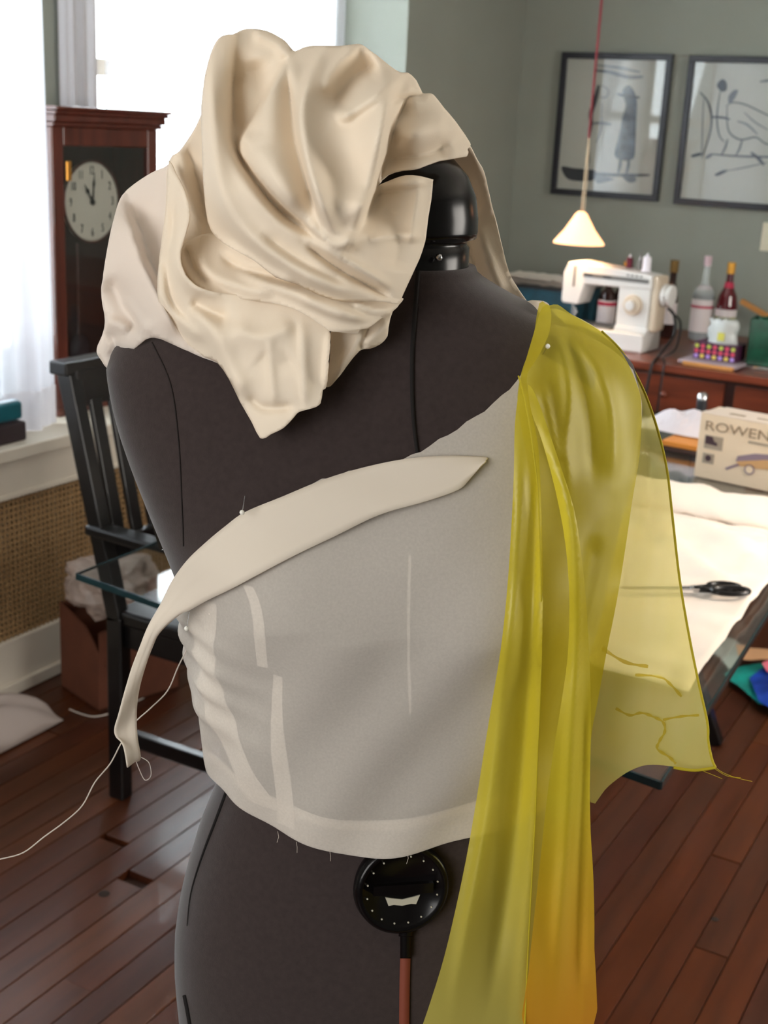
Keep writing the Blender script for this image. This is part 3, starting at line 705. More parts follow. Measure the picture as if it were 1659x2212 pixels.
# pendant lamp over the sewing machine
pl = at_y(1250, 525, 4.84)
PL = thing('pendant_lamp', 'lit glass cone pendant lamp hanging over the sewing machine', 'lamp', (pl[0], 4.84, pl[2]))
MB().lathe([(0.012, 0.122), (0.024, 0.112), (0.030, 0.100), (0.060, 0.052), (0.099, 0.004), (0.101, -0.003), (0.095, 0.002), (0.056, 0.050), (0.026, 0.096), (0.012, 0.108)], n=40, cap=False).build('shade', 'shade_glow', PL, smooth=True)
MB().lathe([(0.0, 0.045), (0.014, 0.05), (0.017, 0.065), (0.010, 0.085), (0.0, 0.09)], n=16, cap=False).build('bulb', 'bulb', PL, smooth=True)
ztop = ZC - pl[2]
MB().tube([(0, 0, 0.12), (0, 0, 0.26), (0.002, 0, 0.40)], 0.0035).tube([(0.010, 0, 0.12), (0.009, 0, 0.26), (0.004, 0, 0.40)], 0.0025).build('lower_cord', 'cord_pale', PL)
MB().tube([(0.002, 0, 0.40), (0.003, 0, 0.9), (0.003, 0, ztop)], 0.005).build('cord', 'cord_red', PL)
MB().lathe([(0.05, ztop - 0.03), (0.055, ztop - 0.001)], n=24).build('ceiling_rose', 'white_trim', PL)
l = bpy.data.lights.new('pendant_light', 'SPOT'); l.energy = 8; l.color = (1.0, 0.62, 0.30); l.spot_size = 1.9; l.spot_blend = 0.6; l.shadow_soft_size = 0.03
lo = bpy.data.objects.new('pendant_light', l); COL.objects.link(lo); lo.location = (pl[0], 4.84, pl[2] + 0.03)

TP = PL.copy(); COL.objects.link(TP); TP.location = (0.15, 2.75, 1.62)  # second pendant added out of view to brighten the table muslin
TP['label'] = 'unseen lit glass cone pendant lamp added over the glass table, right of the frame'
for ch in PL.children:
    c_ = ch.copy(); COL.objects.link(c_); c_.parent = TP
    if ch.name.startswith(('cord', 'ceiling_rose')): c_.location.z = (ZC - 1.62) - ztop
l = bpy.data.lights.new('table_light', 'SPOT'); l.energy = 55; l.color = (1.0, 0.86, 0.72); l.spot_size = 2.3; l.spot_blend = 0.7; l.shadow_soft_size = 0.06  # spot of the added pendant
lo = bpy.data.objects.new('table_light', l); COL.objects.link(lo); lo.location = (0.15, 2.75, 1.62)

# ------------------------------------------------------------------ glass table and chair
def rot2(p, a): return (p[0] * math.cos(a) - p[1] * math.sin(a), p[0] * math.sin(a) + p[1] * math.cos(a))
TZ = 0.74
L0 = at_z(165, 1238, TZ); N0 = at_z(1429, 1688, TZ); R0 = at_z(1659, 1322, TZ)
dirR = np.array([R0[0] - N0[0], R0[1] - N0[1]]); dirR /= np.linalg.norm(dirR)
c0, c1 = (L0[0], L0[1]), (N0[0], N0[1]); c2 = (N0[0] + dirR[0] * 2.2, N0[1] + dirR[1] * 2.2); c3 = (L0[0] - 0.03, L0[1] + 2.1)
GT = thing('glass_table', 'large clear glass dining table with green edge behind the dress form', 'table', (N0[0], N0[1], 0))
MB().prism([c0, c1, c2, c3], TZ - 0.012, TZ - 0.0005).build('glass_top', 'clear_glass', GT, world=True, bevel=0.0015)
e = MB()
for a, b in ((c0, c1), (c1, c2), (c3, c0), (c2, c3)): e.bar((a[0], a[1], TZ - 0.0065), (b[0], b[1], TZ - 0.0065), 0.004, 0.0115)
e.build('glass_edge', 'table_edge', GT, world=True)
lg = at_z(1548, 1607, 0)
cx_, cy_ = (c0[0] + c1[0] + c2[0] + c3[0]) / 4, (c0[1] + c1[1] + c2[1] + c3[1]) / 4
for x, y_, dx in ((lg[0], lg[1], -0.30), (lg[0] - 0.62, lg[1], 0.2)):
    MB().bar((x, y_, 0), (x + dx, y_ - 0.1, TZ - 0.014), 0.035, 0.035, (0, 1, 0)).build('leg', 'black_wood', GT, world=True, bevel=0.004)

CH = thing('slat_back_armchair', 'black wooden slat-back armchair pushed under the left side of the glass table', 'chair', (-1.82, 2.06, 0))
CWD = 0.50
bx_t = -0.135
for y_ in (0, CWD):
    MB().bar((0.0, y_, 0.0), (0.0, y_, 0.46), 0.042, 0.036, (0, 1, 0)).bar((0.0, y_, 0.45), (bx_t, y_, 1.0), 0.038, 0.036, (0, 1, 0)).build('back_leg', 'black_wood', CH, bevel=0.003)
    MB().bar((0.44, y_, 0.0), (0.44, y_, 0.63), 0.038, 0.038, (0, 1, 0)).build('front_leg', 'black_wood', CH, bevel=0.003)
    MB().bar((-0.075, y_, 0.655), (0.46, y_, 0.64), 0.052, 0.024, (0, 0, 1)).build('arm', 'black_wood', CH, bevel=0.006)
    MB().bar((0, y_, 0.165), (0.44, y_, 0.165), 0.024, 0.036).build('stretcher', 'black_wood', CH, bevel=0.003)
MB().bar((bx_t - 0.004, -0.03, 1.012), (bx_t - 0.004, CWD + 0.03, 1.012), 0.05, 0.03).bar((bx_t + 0.012, 0, 0.965), (bx_t + 0.012, CWD, 0.965), 0.022, 0.085).build('top_rail', 'black_wood', CH, bevel=0.004)
MB().bar((-0.045, 0, 0.60), (-0.045, CWD, 0.60), 0.022, 0.05).build('lower_rail', 'black_wood', CH, bevel=0.003)
for k in range(7):
    y_ = 0.062 + k * 0.0625
    MB().bar((-0.046, y_, 0.60), (bx_t + 0.012, y_, 0.96), 0.036, 0.012, (1, 0, 0)).build('slat', 'black_wood', CH, bevel=0.002)
MB().box((-0.01, -0.01, 0.44), (0.46, CWD + 0.01, 0.475)).build('seat', 'black_wood', CH, bevel=0.008)
MB().box((0.01, 0.0, 0.385), (0.44, 0.022, 0.44)).box((0.01, CWD - 0.022, 0.385), (0.44, CWD, 0.44)).box((0.42, 0, 0.385), (0.44, CWD, 0.44)).build('seat_frame', 'black_wood', CH, bevel=0.003)

# ------------------------------------------------------------------ floor things on the left
b0 = at_z(214, 1537, 0)
BX = thing('cardboard_box', 'open brown cardboard box on the floor beside the radiator cover', 'box', (b0[0], b0[1], 0.0), math.radians(-17))
bw, bd, bh = 0.20, 0.26, 0.225
MB().box((-bw, 0.006, 0), (-bw + 0.006, bd, bh + 0.03)).box((-0.006, 0.006, 0), (0, bd, bh)).box((-bw, bd - 0.006, 0), (0, bd, bh)).box((-bw, 0, 0), (0, bd, 0.006)).prism([(-bw, 0), (0, 0), (0, bh * 0.72), (-0.03, bh * 0.86), (-0.07, bh), (-bw, bh + 0.03)], 0, 0.006, 'y').build('body', 'cardboard', BX)
MB().box((0.0, 0.02, bh - 0.10), (0.006, bd, bh - 0.002), Matrix.Rotation(math.radians(-12), 3, 'Y'), (0, 0.1, bh - 0.1)).build('flap', 'cardboard', BX)
rb = random.Random(9)
pb = bmesh.new(); bmesh.ops.create_icosphere(pb, subdivisions=4, radius=1)
vs = []
for v in pb.verts:
    n_ = noise.fractal(v.co * 1.6 + Vector((2, 5, 1)), 0.8, 2.0, 4) * 0.30; rd = noise.noise(v.co * 4.1) * 0.10
    q = v.co * (1 + n_ + rd); zz = q.z * 0.13
    vs.append((q.x * 0.125, q.y * 0.11, zz * 0.62))
bagf = [tuple(v.index for v in f.verts) for f in pb.faces]; pb.free()
bg = thing('plastic_bag', 'crumpled clear plastic bag spilling out of the cardboard box', 'bag', (b0[0] - 0.045, b0[1] + 0.10, 0.325))
MB().add(vs, bagf).build('bag', 'plastic_bag', bg, smooth=False)

pile = thing('cloth_heap', 'heap of crumpled pale cloth on the floor at the left edge', 'cloth', (-2.29, 2.15, 0))
def heap(i, j):
    u, v = i / 49, j / 39; x = -0.10 + 0.20 * u; y_ = -0.50 + 0.62 * v
    e_ = max(0, 1 - (2 * u - 1) ** 2) ** 0.5 * max(0, 1 - (2 * v - 1) ** 2) ** 0.5
    h = 0.085 * e_ * (0.75 + 0.5 * noise.noise(Vector((x * 5, y_ * 5, 1)))) + 0.05 * e_ * abs(math.sin((x * 0.8 - y_) * 18 + 2 * noise.noise(Vector((x * 4, y_ * 4, 0)))))
    return (x + 0.03 * noise.noise(Vector((x * 6, y_ * 6, 7))), y_ + 0.03 * noise.noise(Vector((x * 6, y_ * 6, 3))), max(h, 0) + 0.003)
MB().grid(heap, 50, 40).build('folds', 'pile_cloth', pile, smooth=True, solid=0.003)
cp = [at_z(px_, py_, 0.004) for px_, py_ in ((150, 1532), (175, 1542), (205, 1548), (240, 1540), (275, 1524), (310, 1508))]
tag(MB().tube(crom(cp, 6), 0.0018).build('white_cord', 'thread', loc=tuple(cp[0])), 'thin pale cord lying on the floor beside the cardboard box', 'cord')

# ------------------------------------------------------------------ things on and under the right of the table
ib = at_z(1498, 1029, TZ); ib2 = at_z(1659, 1063, TZ)
ang = math.atan2(ib2[1] - ib[1], ib2[0] - ib[0])
IB = thing('iron_box', 'cream cardboard box of a travel iron standing on the glass table', 'box', (ib[0], ib[1], TZ + 0.0005), ang)
bw, bd, bh = 0.33, 0.11, 0.165
MB().box((0, 0, 0.0), (bw, bd, bh)).build('carton', 'box_cream', IB, bevel=0.002)
MB().prism([(0.0, 0), (bw, 0), (bw, bd), (0.022, bd), (0.0, 0.02)], bh, bh + 0.002).build('lid', 'box_top', IB)
text('lettering', 'ROWENTA', 0.034, 'box_print', IB, (0.128, -0.001, bh - 0.030), (math.pi / 2, 0, 0), sx=1.35)
MB().box((0.13, -0.0016, bh - 0.054), (0.23, -0.0004, bh - 0.048)).build('small_print', 'photo_grey', IB)
MB().box((0.018, -0.0012, 0.078), (0.066, 0, 0.112)).build('photo_print', 'photo_grey', IB)
MB().prism([(0.020, 0.090), (0.020, 0.110), (0.038, 0.110), (0.044, 0.098), (0.052, 0.096), (0.052, 0.088)], -0.0018, -0.0011, 'y').build('photo_print', 'photo_dark', IB)
MB().box((0.018, -0.0012, 0.040), (0.048, 0, 0.066)).build('photo_print', 'photo_grey', IB)
MB().lathe([(0.008, -0.0018), (0.008, -0.0011)], (0.033, 0, 0.054), 16, 'y').build('photo_print', 'photo_dark', IB)
MB().prism([(0.105, 0.060), (0.108, 0.074), (0.150, 0.088), (0.210, 0.095), (0.260, 0.094), (0.260, 0.080), (0.18, 0.078)], -0.0018, -0.0004, 'y').build('iron_picture', 'iron_lilac', IB)
MB().prism([(0.105, 0.060), (0.18, 0.078), (0.26, 0.080), (0.26, 0.062), (0.16, 0.052), (0.118, 0.050)], -0.0018, -0.0004, 'y').build('iron_picture', 'iron_tan', IB)
MB().bar((0.082, -0.0012, 0.036), (0.118, -0.0012, 0.056), 0.001, 0.006, (0, 0, 1)).build('iron_picture', 'iron_lilac', IB)
MB().lathe([(0.0135, -0.0018), (0.0135, -0.0004)], (0.142, 0, 0.046), 18, 'y').build('iron_picture', 'iron_lilac', IB)
MB().lathe([(0.0095, -0.0024), (0.0095, -0.0004)], (0.142, 0, 0.046), 18, 'y').build('iron_picture', 'box_cream', IB)
MB().box((0.06, 0.03, bh + 0.002), (0.10, 0.045, bh + 0.0026)).box((0.13, 0.035, bh + 0.002), (0.165, 0.045, bh + 0.0026)).build('lid_print', 'box_print', IB)

pt = at_z(1500, 905, TZ)
def hump(i, j, w=0.34, d=0.14, h=0.055, s=0.0):
    u, v = i / 19, j / 9
    return (w * (u - 0.5), d * (v - 0.5) + 0.01 * math.sin(u * 9), 0.001 + h * max(0, math.sin(math.pi * v)) * max(0.0, math.sin(math.pi * min(1, u * 1.15))) ** 1.2 * (0.8 + 0.4 * abs(math.sin(u * 11 + v * 4 + s))))
tp = at_z(1470, 955, TZ)
tag(MB().grid(lambda i, j: hump(i, j), 20, 10).build('tissue_paper', 'white_tissue', smooth=False, solid=0.001), 'crumpled white tissue paper on the glass table left of the cream box', 'paper').location = (tp[0] + 0.03, tp[1] + 0.02, TZ + 0.032)
ob = thing('flat_book', 'orange flat book under the tissue paper left of the cream box', 'book', (tp[0] - 0.035, tp[1] - 0.13, TZ + 0.0005), math.radians(-4))
MB().box((0.02, 0, 0), (0.22, 0.20, 0.014)).build('pages', 'cork', ob, bevel=0.002); MB().box((0.02, -0.002, 0.014), (0.22, 0.20, 0.028)).build('cover', 'orange_book', ob, bevel=0.002)
mp = at_y(1512, 905, 3.95)
mc = thing('folding_chair', 'chrome-capped grey chair post standing behind the cream box', 'chair', (mp[0], 3.95, 0))
tz_ = at_y(1517, 850, 3.95)[2]
MB().tube([(0, 0, 0.0), (0, 0, tz_ - 0.012)], 0.0165, 14).tube([(-0.42, 0.0, 0), (-0.42, 0.0, tz_ - 0.012)], 0.0165, 14).build('back_post', 'machine_dark', mc)
MB().lathe([(0.0168, tz_ - 0.02), (0.0168, tz_ - 0.004), (0.008, tz_ + 0.004), (0, tz_ + 0.005)], n=14, cap=False).build('post_cap', 'steel', mc, smooth=True)
MB().box((-0.42, -0.44, 0.43), (0.0, 0.0, 0.46)).build('seat', 'machine_dark', mc, bevel=0.01)
MB().tube([(0, -0.42, 0), (0, -0.42, 0.44)], 0.0165, 14).tube([(-0.42, -0.42, 0), (-0.42, -0.42, 0.44)], 0.0165, 14).build('front_leg', 'machine_dark', mc)

# muslin spread on the table and rolled at the back
FT = thing('muslin_yardage', 'long piece of cream muslin spread and rolled on the glass table', 'fabric', (-0.7, 2.4, TZ))
def spread(i, j):
    nu, nv = 60, 80; u, v = i / (nu - 1), j / (nv - 1)
    xa = -1.36 + 0.10 * v; xr = -0.455 - 0.02 * math.sin(v * 3)
    y0 = 1.83 + 0.04 * math.sin(u * 5)
    x = xa + (xr - xa) * u; y_ = y0 + (2.97 - y0) * v
    h = 0.004 + 0.022 * abs(noise.noise(Vector((x * 5 + y_ * 3, y_ * 7 - x * 6, 1)))) + 0.016 * max(0, noise.noise(Vector((x * 12 + y_ * 10, y_ * 4, 5)))) + 0.004 * abs(math.sin(x * 9 + y_ * 14))
    if u > 0.9: h = h * (1 - (u - 0.9) * 4) + 0.006 * abs(math.sin(v * 30))
    return (x, y_, TZ + 0.001 + max(h, 0.002))
MB().grid(spread, 60, 80).build('spread', 'white_cloth', FT, smooth=True, world=True, solid=0.002, offset=1)
MB().grid(lambda i, j: (lambda p: (p[0] - 0.02 + (0.03 if i > 40 else 0), p[1] - 0.015, p[2] + 0.007))(spread(i, j)), 60, 60).build('upper_layer', 'white_cloth', FT, smooth=True, world=True, solid=0.002)
def roll(i, j):
    u = i / 49; a = -0.5 + j / 23 * (math.pi + 1.0)
    x = -1.25 + 0.78 * u; yc = 2.79 + 0.10 * u * 0.3
    r = 0.10 * (1 + 0.06 * math.sin(u * 17)); hz = 0.032 * (1 + 0.10 * math.sin(u * 13 + 1))
    return (x + 0.0, yc + r * -math.cos(a), TZ + 0.014 + hz * max(0, math.sin(a)) + 0.002 * math.sin(u * 60 + a * 3))
MB().grid(roll, 50, 24).build('roll', 'white_cloth', FT, smooth=True, world=True, solid=0.002)

# scissors
s0 = at_z(1610, 1272, TZ + 0.033); s1 = at_z(1352, 1270, TZ + 0.033)
SC = thing('scissors', 'black-handled dressmaking shears lying on the cream muslin', 'scissors', tuple(s0), math.atan2(s1[1] - s0[1], s1[0] - s0[0]))
for sgn in (1, -1):
    th_ = [(0.035 + 0.030 * math.cos(a) * (1.15 if sgn > 0 else 1), sgn * 0.016 + 0.017 * math.sin(a), 0.002 * sgn) for a in np.linspace(0, 2 * math.pi, 22)]
    MB().tube(th_, 0.0052, 8).tube([(0.062, sgn * 0.012, 0), (0.085, sgn * 0.004, 0), (0.098, -sgn * 0.002, 0)], [0.005, 0.006, 0.006], 8).build('handle', 'scissor_black', SC, smooth=True)
    MB().prism([(0.09, -0.008 * sgn), (0.09, 0.008 * sgn), (0.15, 0.007 * sgn), (0.235, 0.0), (0.15, -0.003 * sgn)], -0.001 + 0.0012 * sgn, 0.001 + 0.0012 * sgn).build('blade', 'steel', SC)
MB().lathe([(0.005, -0.003), (0.005, 0.004)], (0.10, 0, 0), 14).build('pivot_screw', 'steel', SC)

# colourful bag on the floor, right
g0 = at_z(1600, 1500, 0)
CB = thing('printed_bag', 'teal and blue printed plastic bag lying on the floor at the right', 'bag', (g0[0], g0[1], 0))
def patch_bag(pp_, h, m, nm, z=0.004):
    Q, F = sheet_mesh(pp_, 0.02, 1); 
    ctr = Q.mean(0)
    mb = MB().add([(q[0], q[1], z + h * max(0, 1 - np.linalg.norm(q - ctr) / 0.35) * (0.7 + 0.6 * abs(noise.noise(Vector((q[0] * 9, q[1] * 9, 1)))))) for q in Q], F)
    return mb.build(nm, m, CB, smooth=False, world=True, solid=0.002, offset=1)
def zz(*pts): return [tuple(at_z(a, b, 0)[:2]) for a, b in pts]
patch_bag(zz((1562, 1475), (1600, 1452), (1659, 1446), (1720, 1450), (1720, 1530), (1640, 1535), (1600, 1500)), 0.03, 'bag_teal', 'bag_panel')
patch_bag(zz((1615, 1490), (1659, 1462), (1740, 1470), (1740, 1580), (1680, 1560), (1634, 1538)), 0.05, 'bag_blue', 'bag_panel', 0.010)
patch_bag(zz((1640, 1474), (1670, 1462), (1700, 1470), (1690, 1490), (1655, 1492)), 0.03, 'bag_pink', 'print', 0.036)
patch_bag(zz((1530, 1435), (1545, 1410), (1580, 1402), (1600, 1425), (1600, 1450), (1570, 1470)), 0.05, 'bag_clear', 'clear_end', 0.004)
patch_bag(zz((1585, 1425), (1620, 1428), (1720, 1440), (1720, 1455), (1620, 1455), (1590, 1450)), 0.02, 'fabric_tan', 'fabric_edge', 0.03)

# ------------------------------------------------------------------ dress form
D0 = 0.98
def at_form(u, v, z): return CAM * np.array([1, 1, 0]) + RT * u + FH * (D0 - v) + np.array([0, 0, z])
RINGS = [  # z, left, right, front, back
    (0.66, .120, .150, .095, .10), (0.69, -.0, .0, .0, .0),
    (0.70, .153, .176, .115, .13), (0.75, .160, .182, .122, .135), (0.82, .166, .186, .125, .135), (0.86, .166, .187, .122, .13), (0.90, .161, .184, .115, .125),
    (0.96, .147, .176, .103, .11), (1.018, .128, .161, .095, .10), (1.06, .130, .161, .098, .10), (1.11, .142, .166, .112, .105), (1.155, .152, .172, .128, .11),
    (1.20, .166, .179, .135, .115), (1.25, .187, .186, .126, .12), (1.30, .207, .193, .110, .12), (1.33, .216, .194, .098, .115), (1.36, .221, .194, .088, .11),
    (1.385, .212, .186, .078, .10), (1.403, .188, .163, .070, .088), (1.417, .145, .128, .064, .075), (1.432, .092, .090, .060, .063), (1.446, .066, .064, .056, .057), (1.452, .060, .060, .055, .055)]
RINGS = [r for r in RINGS if r[1] > 0.01]
RZ = np.array([r[0] for r in RINGS]); RV = np.array([r[1:] for r in RINGS])
def ringvals(z, tab=None):
    zz_, vv = (RZ, RV) if tab is None else tab
    i = int(np.clip(np.searchsorted(zz_, z) - 1, 0, len(zz_) - 2)); t = np.clip((z - zz_[i]) / (zz_[i + 1] - zz_[i]), 0, 1)
    a = vv[max(i - 1, 0)]; b = vv[i]; c_ = vv[i + 1]; d_ = vv[min(i + 2, len(vv) - 1)]
    lin_ = b + (c_ - b) * t
    cr_ = 0.5 * ((2 * b) + (c_ - a) * t + (2 * a - 5 * b + 4 * c_ - d_) * t * t + (3 * b - a - 3 * c_ + d_) * t ** 3)
    return 0.5 * lin_ + 0.5 * cr_
def ringpt(z, phi, off=0.0, tab=None):
    """phi: 0 front, +90 viewer's right, -90 left"""
    L, R, f_, b_ = ringvals(z, tab); c_ = (R - L) / 2; a = (R + L) / 2 + off
    n = 2.25
    sp, cp_ = math.sin(phi), math.cos(phi)
    k_ = (abs(sp) ** n + abs(cp_) ** n) ** (-1 / n)
    vv = (f_ + off) if cp_ > 0 else (b_ + off)
    u = c_ + a * k_ * sp; v = vv * k_ * cp_
    # bust: two gentle rises on the front
    if tab is None or True:
        if cp_ > 0:
            for uc, s_ in ((-0.075, 1.0), (0.105, 1.0)):
                v += 0.014 * s_ * math.exp(-((u - uc) / 0.055) ** 2 - ((z - 1.215) / 0.055) ** 2) * cp_
    return u, v
def hit(px, py, off=0.0, tab=None):
    """where a line of sight meets the (offset) body"""
    best = None
    v = ray(px, py)
    for D in np.arange(0.80, 1.10, 0.004):
        P = CAM + v * (D / (v @ FH)); u = P @ RT; vv = D0 - D; z = P[2]
        if z < RZ[0] or z > RZ[-1]: continue
        L, R, f_, b_ = ringvals(z, tab); c_ = (R - L) / 2; a = (R + L) / 2 + off; du = (u - c_) / a
        if abs(du) > 1: continue
        phi = math.atan2(du, vv / ((f_ if vv > 0 else b_) + off)); uu, vs_ = ringpt(z, phi, off, tab)
        if (uu - c_) ** 2 / a ** 2 + (vs_ / f_) ** 2 >= du ** 2 + (vv / f_) ** 2:
            lo_, hi_ = D - 0.004, D
            for _ in range(7):
                D = (lo_ + hi_) / 2; P = CAM + v * (D / (v @ FH)); u = P @ RT; vv = D0 - D; z = P[2]
                L, R, f_, b_ = ringvals(min(max(z, RZ[0]), RZ[-1]), tab); c_ = (R - L) / 2; a = (R + L) / 2 + off; du = (u - c_) / a
                phi = math.atan2(du, vv / ((f_ if vv > 0 else b_) + off)); uu, vs_ = ringpt(z, phi, off, tab)
                if (uu - c_) ** 2 / a ** 2 + (vs_ / f_) ** 2 >= du ** 2 + (vv / f_) ** 2: hi_ = D
                else: lo_ = D
            return hi_, phi, z
    return None
base = at_form(0, 0, 0)
DF = thing('dress_form', 'adjustable dress form covered in dark brown jersey standing in the foreground', 'dress form', (base[0], base[1], 0))
NP_ = 96
zs = list(np.arange(0.66, 1.30, 0.01)) + list(np.arange(1.30, 1.4521, 0.004))
def bodyP(i, j):
    phi = 2 * math.pi * i / NP_; u, v = ringpt(zs[j], phi)
    return at_form(u, v, zs[j])
mb = MB().grid(bodyP, NP_, len(zs), True)
mb.f.append(tuple(range(NP_ - 1, -1, -1))); mb.f.append(tuple(len(mb.v) - NP_ + i for i in range(NP_)))
mb.build('torso', 'form_fabric', DF, smooth=True, world=True)
def strip(name, m, pts, width, off, parent=None, th=0.0015, n=6, ex=None):
    """narrow band that follows the body through photograph-measured points"""
    P = crom(pts, n); v = []; prev = 0.86
    C3 = []
    for q in P:
        h = hit(q[0], q[1], off); D = h[0] if h else prev; prev = D; C3.append(Vector(at_d(q[0], q[1], D)))
    mb = MB()
    for k in range(len(C3)):
        d_ = (C3[min(k + 1, len(C3) - 1)] - C3[max(k - 1, 0)]).normalized(); nrm = Vector(-FH); s_ = d_.cross(nrm).normalized()
        w = width if not callable(width) else width(k / (len(C3) - 1))
        mb.v += [tuple(C3[k] - s_ * w / 2), tuple(C3[k] + s_ * w / 2)]
    mb.f = [(2 * k, 2 * k + 1, 2 * k + 3, 2 * k + 2) for k in range(len(C3) - 1)]
    return mb.build(name, m, parent or DF, smooth=True, world=True, solid=th)
strip('front_seam', 'form_seam', [(903, 585), (896, 680), (890, 760), (890, 850), (894, 920), (902, 985)], lambda t: 0.0034 - 0.0012 * t, 0.0012)
strip('princess_seam', 'form_stitch', [(328, 740), (368, 830), (385, 950), (392, 1080), (396, 1180)], 0.0008, 0.0006, th=0.0006)
strip('side_gap', 'form_seam', [(496, 1690), (470, 1760), (436, 1850), (412, 1930), (404, 2000)], lambda t: 0.0022 * (1 - t) + 0.0006, 0.0010, th=0.0006)
strip('side_gap', 'form_seam', [(398, 2150), (404, 2180), (412, 2225)], 0.003, 0.0010)
strip('opening', 'bracket_red', [(876, 2060), (874, 2130), (873, 2230)], 0.0082, 0.0012)
strip('opening_clip', 'black_plastic', [(876, 2010), (876, 2040), (876, 2068)], 0.0085, 0.004, th=0.004)
strip('dial_stem', 'black_plastic', [(878, 1985), (877, 2000), (876, 2020)], 0.011, 0.004, th=0.006)
# side arm-hole plate
h = hit(345, 1150); 
MB().add([at_d(px_, py_, D_) for px_, py_, D_ in ((318, 1060, .995), (326, 1062, .985), (362, 1183, .985), (350, 1188, 1.0), (330, 1120, 1.01))], [(0, 1, 2, 3, 4)]).build('arm_plate', 'black_plastic', DF, world=True, solid=0.004)
# neck block
nc = at_form(0.0, 0.0, 0)
MB().lathe([(0.0545, 1.440), (0.0550, 1.448), (0.0545, 1.466), (0.0525, 1.468), (0.0525, 1.471), (0.0590, 1.473), (0.0600, 1.478), (0.0595, 1.488), (0.0570, 1.503), (0.0500, 1.518), (0.038, 1.530), (0.020, 1.537), (0, 1.538)], (nc[0], nc[1], 0), 48, cap=False).build('neck_cap', 'black_plastic', DF, smooth=True, world=True)
q = at_d(948, 556, 0.928)
MB().lathe([(0, -0.0028), (0.002, -0.002), (0.0028, 0), (0.002, 0.002), (0, 0.0028)], tuple(q), 12, cap=False).build('neck_screw', 'steel', DF, smooth=True, world=True)
# measuring dial in front of the hip
hD = hit(868, 1930, 0.0); q = at_d(869, 1921, hD[0] - 0.012); fr = Vector((-FH * math.cos(0.2) + RT * math.sin(0.2)))
Mx = (fr + Vector((0, 0, 0.10))).normalized().to_track_quat('Z', 'Y').to_matrix()
def onM(mb, c=q): mb.v = [tuple(Mx @ (Vector(p) * 1.16) + Vector(c)) for p in mb.v]; return mb
MB_d = onM(MB().lathe([(0.026, -0.022), (0.0315, -0.010), (0.0330, -0.004), (0.0318, 0.0015), (0.0285, 0.0035), (0.0270, 0.001), (0, 0.001)], n=56, cap=False)).build('adjuster_dial', 'black_plastic', DF, smooth=True, world=True)
def dsub(mb, nm, m):
    return mb.build(nm, m, DF, world=True)
for k in range(16):
    a = math.radians(11 + k * 22.5)
    if k in (4,): continue
    dsub(onM(MB().lathe([(0.00065, 0.001), (0.00065, 0.0016)], (0.0245 * math.cos(a), 0.0245 * math.sin(a), 0), 6)), 'dial_mark', 'tick_white')
dsub(onM(MB().box((-0.0205, -0.0015, 0.001), (0.0205, 0.0055, 0.0045))), 'dial_grip', 'black_plastic')
dsub(onM(MB().prism([(-0.012, -0.004), (-0.007, -0.0052), (0.0, -0.0065), (0.007, -0.0052), (0.012, -0.004), (0.0095, -0.0105), (0.006, -0.0100), (0.0, -0.0110), (-0.006, -0.0100), (-0.0095, -0.0105)], 0.0012, 0.0020)), 'dial_window', 'tick_white')
# stand under the form
MB().tube([(nc[0], nc[1], 0.66), (nc[0], nc[1], 0.05)], 0.014, 16).build('stand_pole', 'black_plastic', DF, world=True)
for k in range(4):
    a = k * math.pi / 2 + 0.5
    MB().tube([(nc[0], nc[1], 0.10), (nc[0] + 0.14 * math.cos(a), nc[1] + 0.14 * math.sin(a), 0.07), (nc[0] + 0.25 * math.cos(a), nc[1] + 0.25 * math.sin(a), 0.010)], 0.010, 10).build('stand_foot', 'black_plastic', DF, smooth=True, world=True)

# ------------------------------------------------------------------ bodice
BR = [(0.96, .118, .161, .108, .10), (1.0, .128, .162, .116, .105), (1.04, .140, .163, .121, .107), (1.08, .149, .166, .126, .11), (1.11, .153, .168, .130, .112), (1.155, .158, .174, .136, .114), (1.20, .170, .180, .140, .118),
      (1.25, .191, .187, .132, .124), (1.30, .211, .195, .116, .124), (1.33, .220, .196, .104, .119), (1.36, .225, .196, .094, .114), (1.385, .216, .188, .084, .104), (1.403, .192, .166, .076, .092), (1.417, .149, .131, .070, .079), (1.432, .096, .093, .066, .067), (1.448, .070, .068, .062, .061), (1.456, .064, .064, .06, .06)]
BT = (np.array([r[0] for r in BR]), np.array([r[1:] for r in BR]))
def phiz(px, py, off=0.0):
    h_ = hit(px, py, off, BT); return (h_[1], h_[2]) if h_ else None
top = []
for p_ in ((425, 1262), (450, 1192), (488, 1140), (530, 1108), (600, 1078), (700, 1034), (780, 1012), (870, 994), (905, 977), (960, 945), (1020, 906), (1075, 865), (1120, 818), (1150, 752), (1172, 700), (1225, 705), (1265, 770), (1290, 850), (1312, 940)):
    r_ = phiz(*p_)
    if r_: top.append(r_)
top = sorted(top)
tphi = [-math.pi, -2.2, -1.62] + [a for a, b in top] + [1.75, 2.4, math.pi]
tz = [1.16, 1.16, 1.165] + [b for a, b in top] + [1.25, 1.22, 1.16]
hemz = 1.003
def hz(phi): return sum(np.interp(phi + d_, [-3.2, -1.5, -1.0, -.65, -.35, -.1, .1, .45, .8, 1.5, 3.2], [1.030, 1.030, 1.027, 1.022, 1.013, 1.009, 1.012, 1.026, 1.034, 1.036, 1.030]) for d_ in (-.16, -.08, 0, .08, .16)) / 5
BO = thing('bodice', 'sheer white one-shouldered muslin bodice pinned on the dress form', 'bodice', (base[0], base[1], hemz))
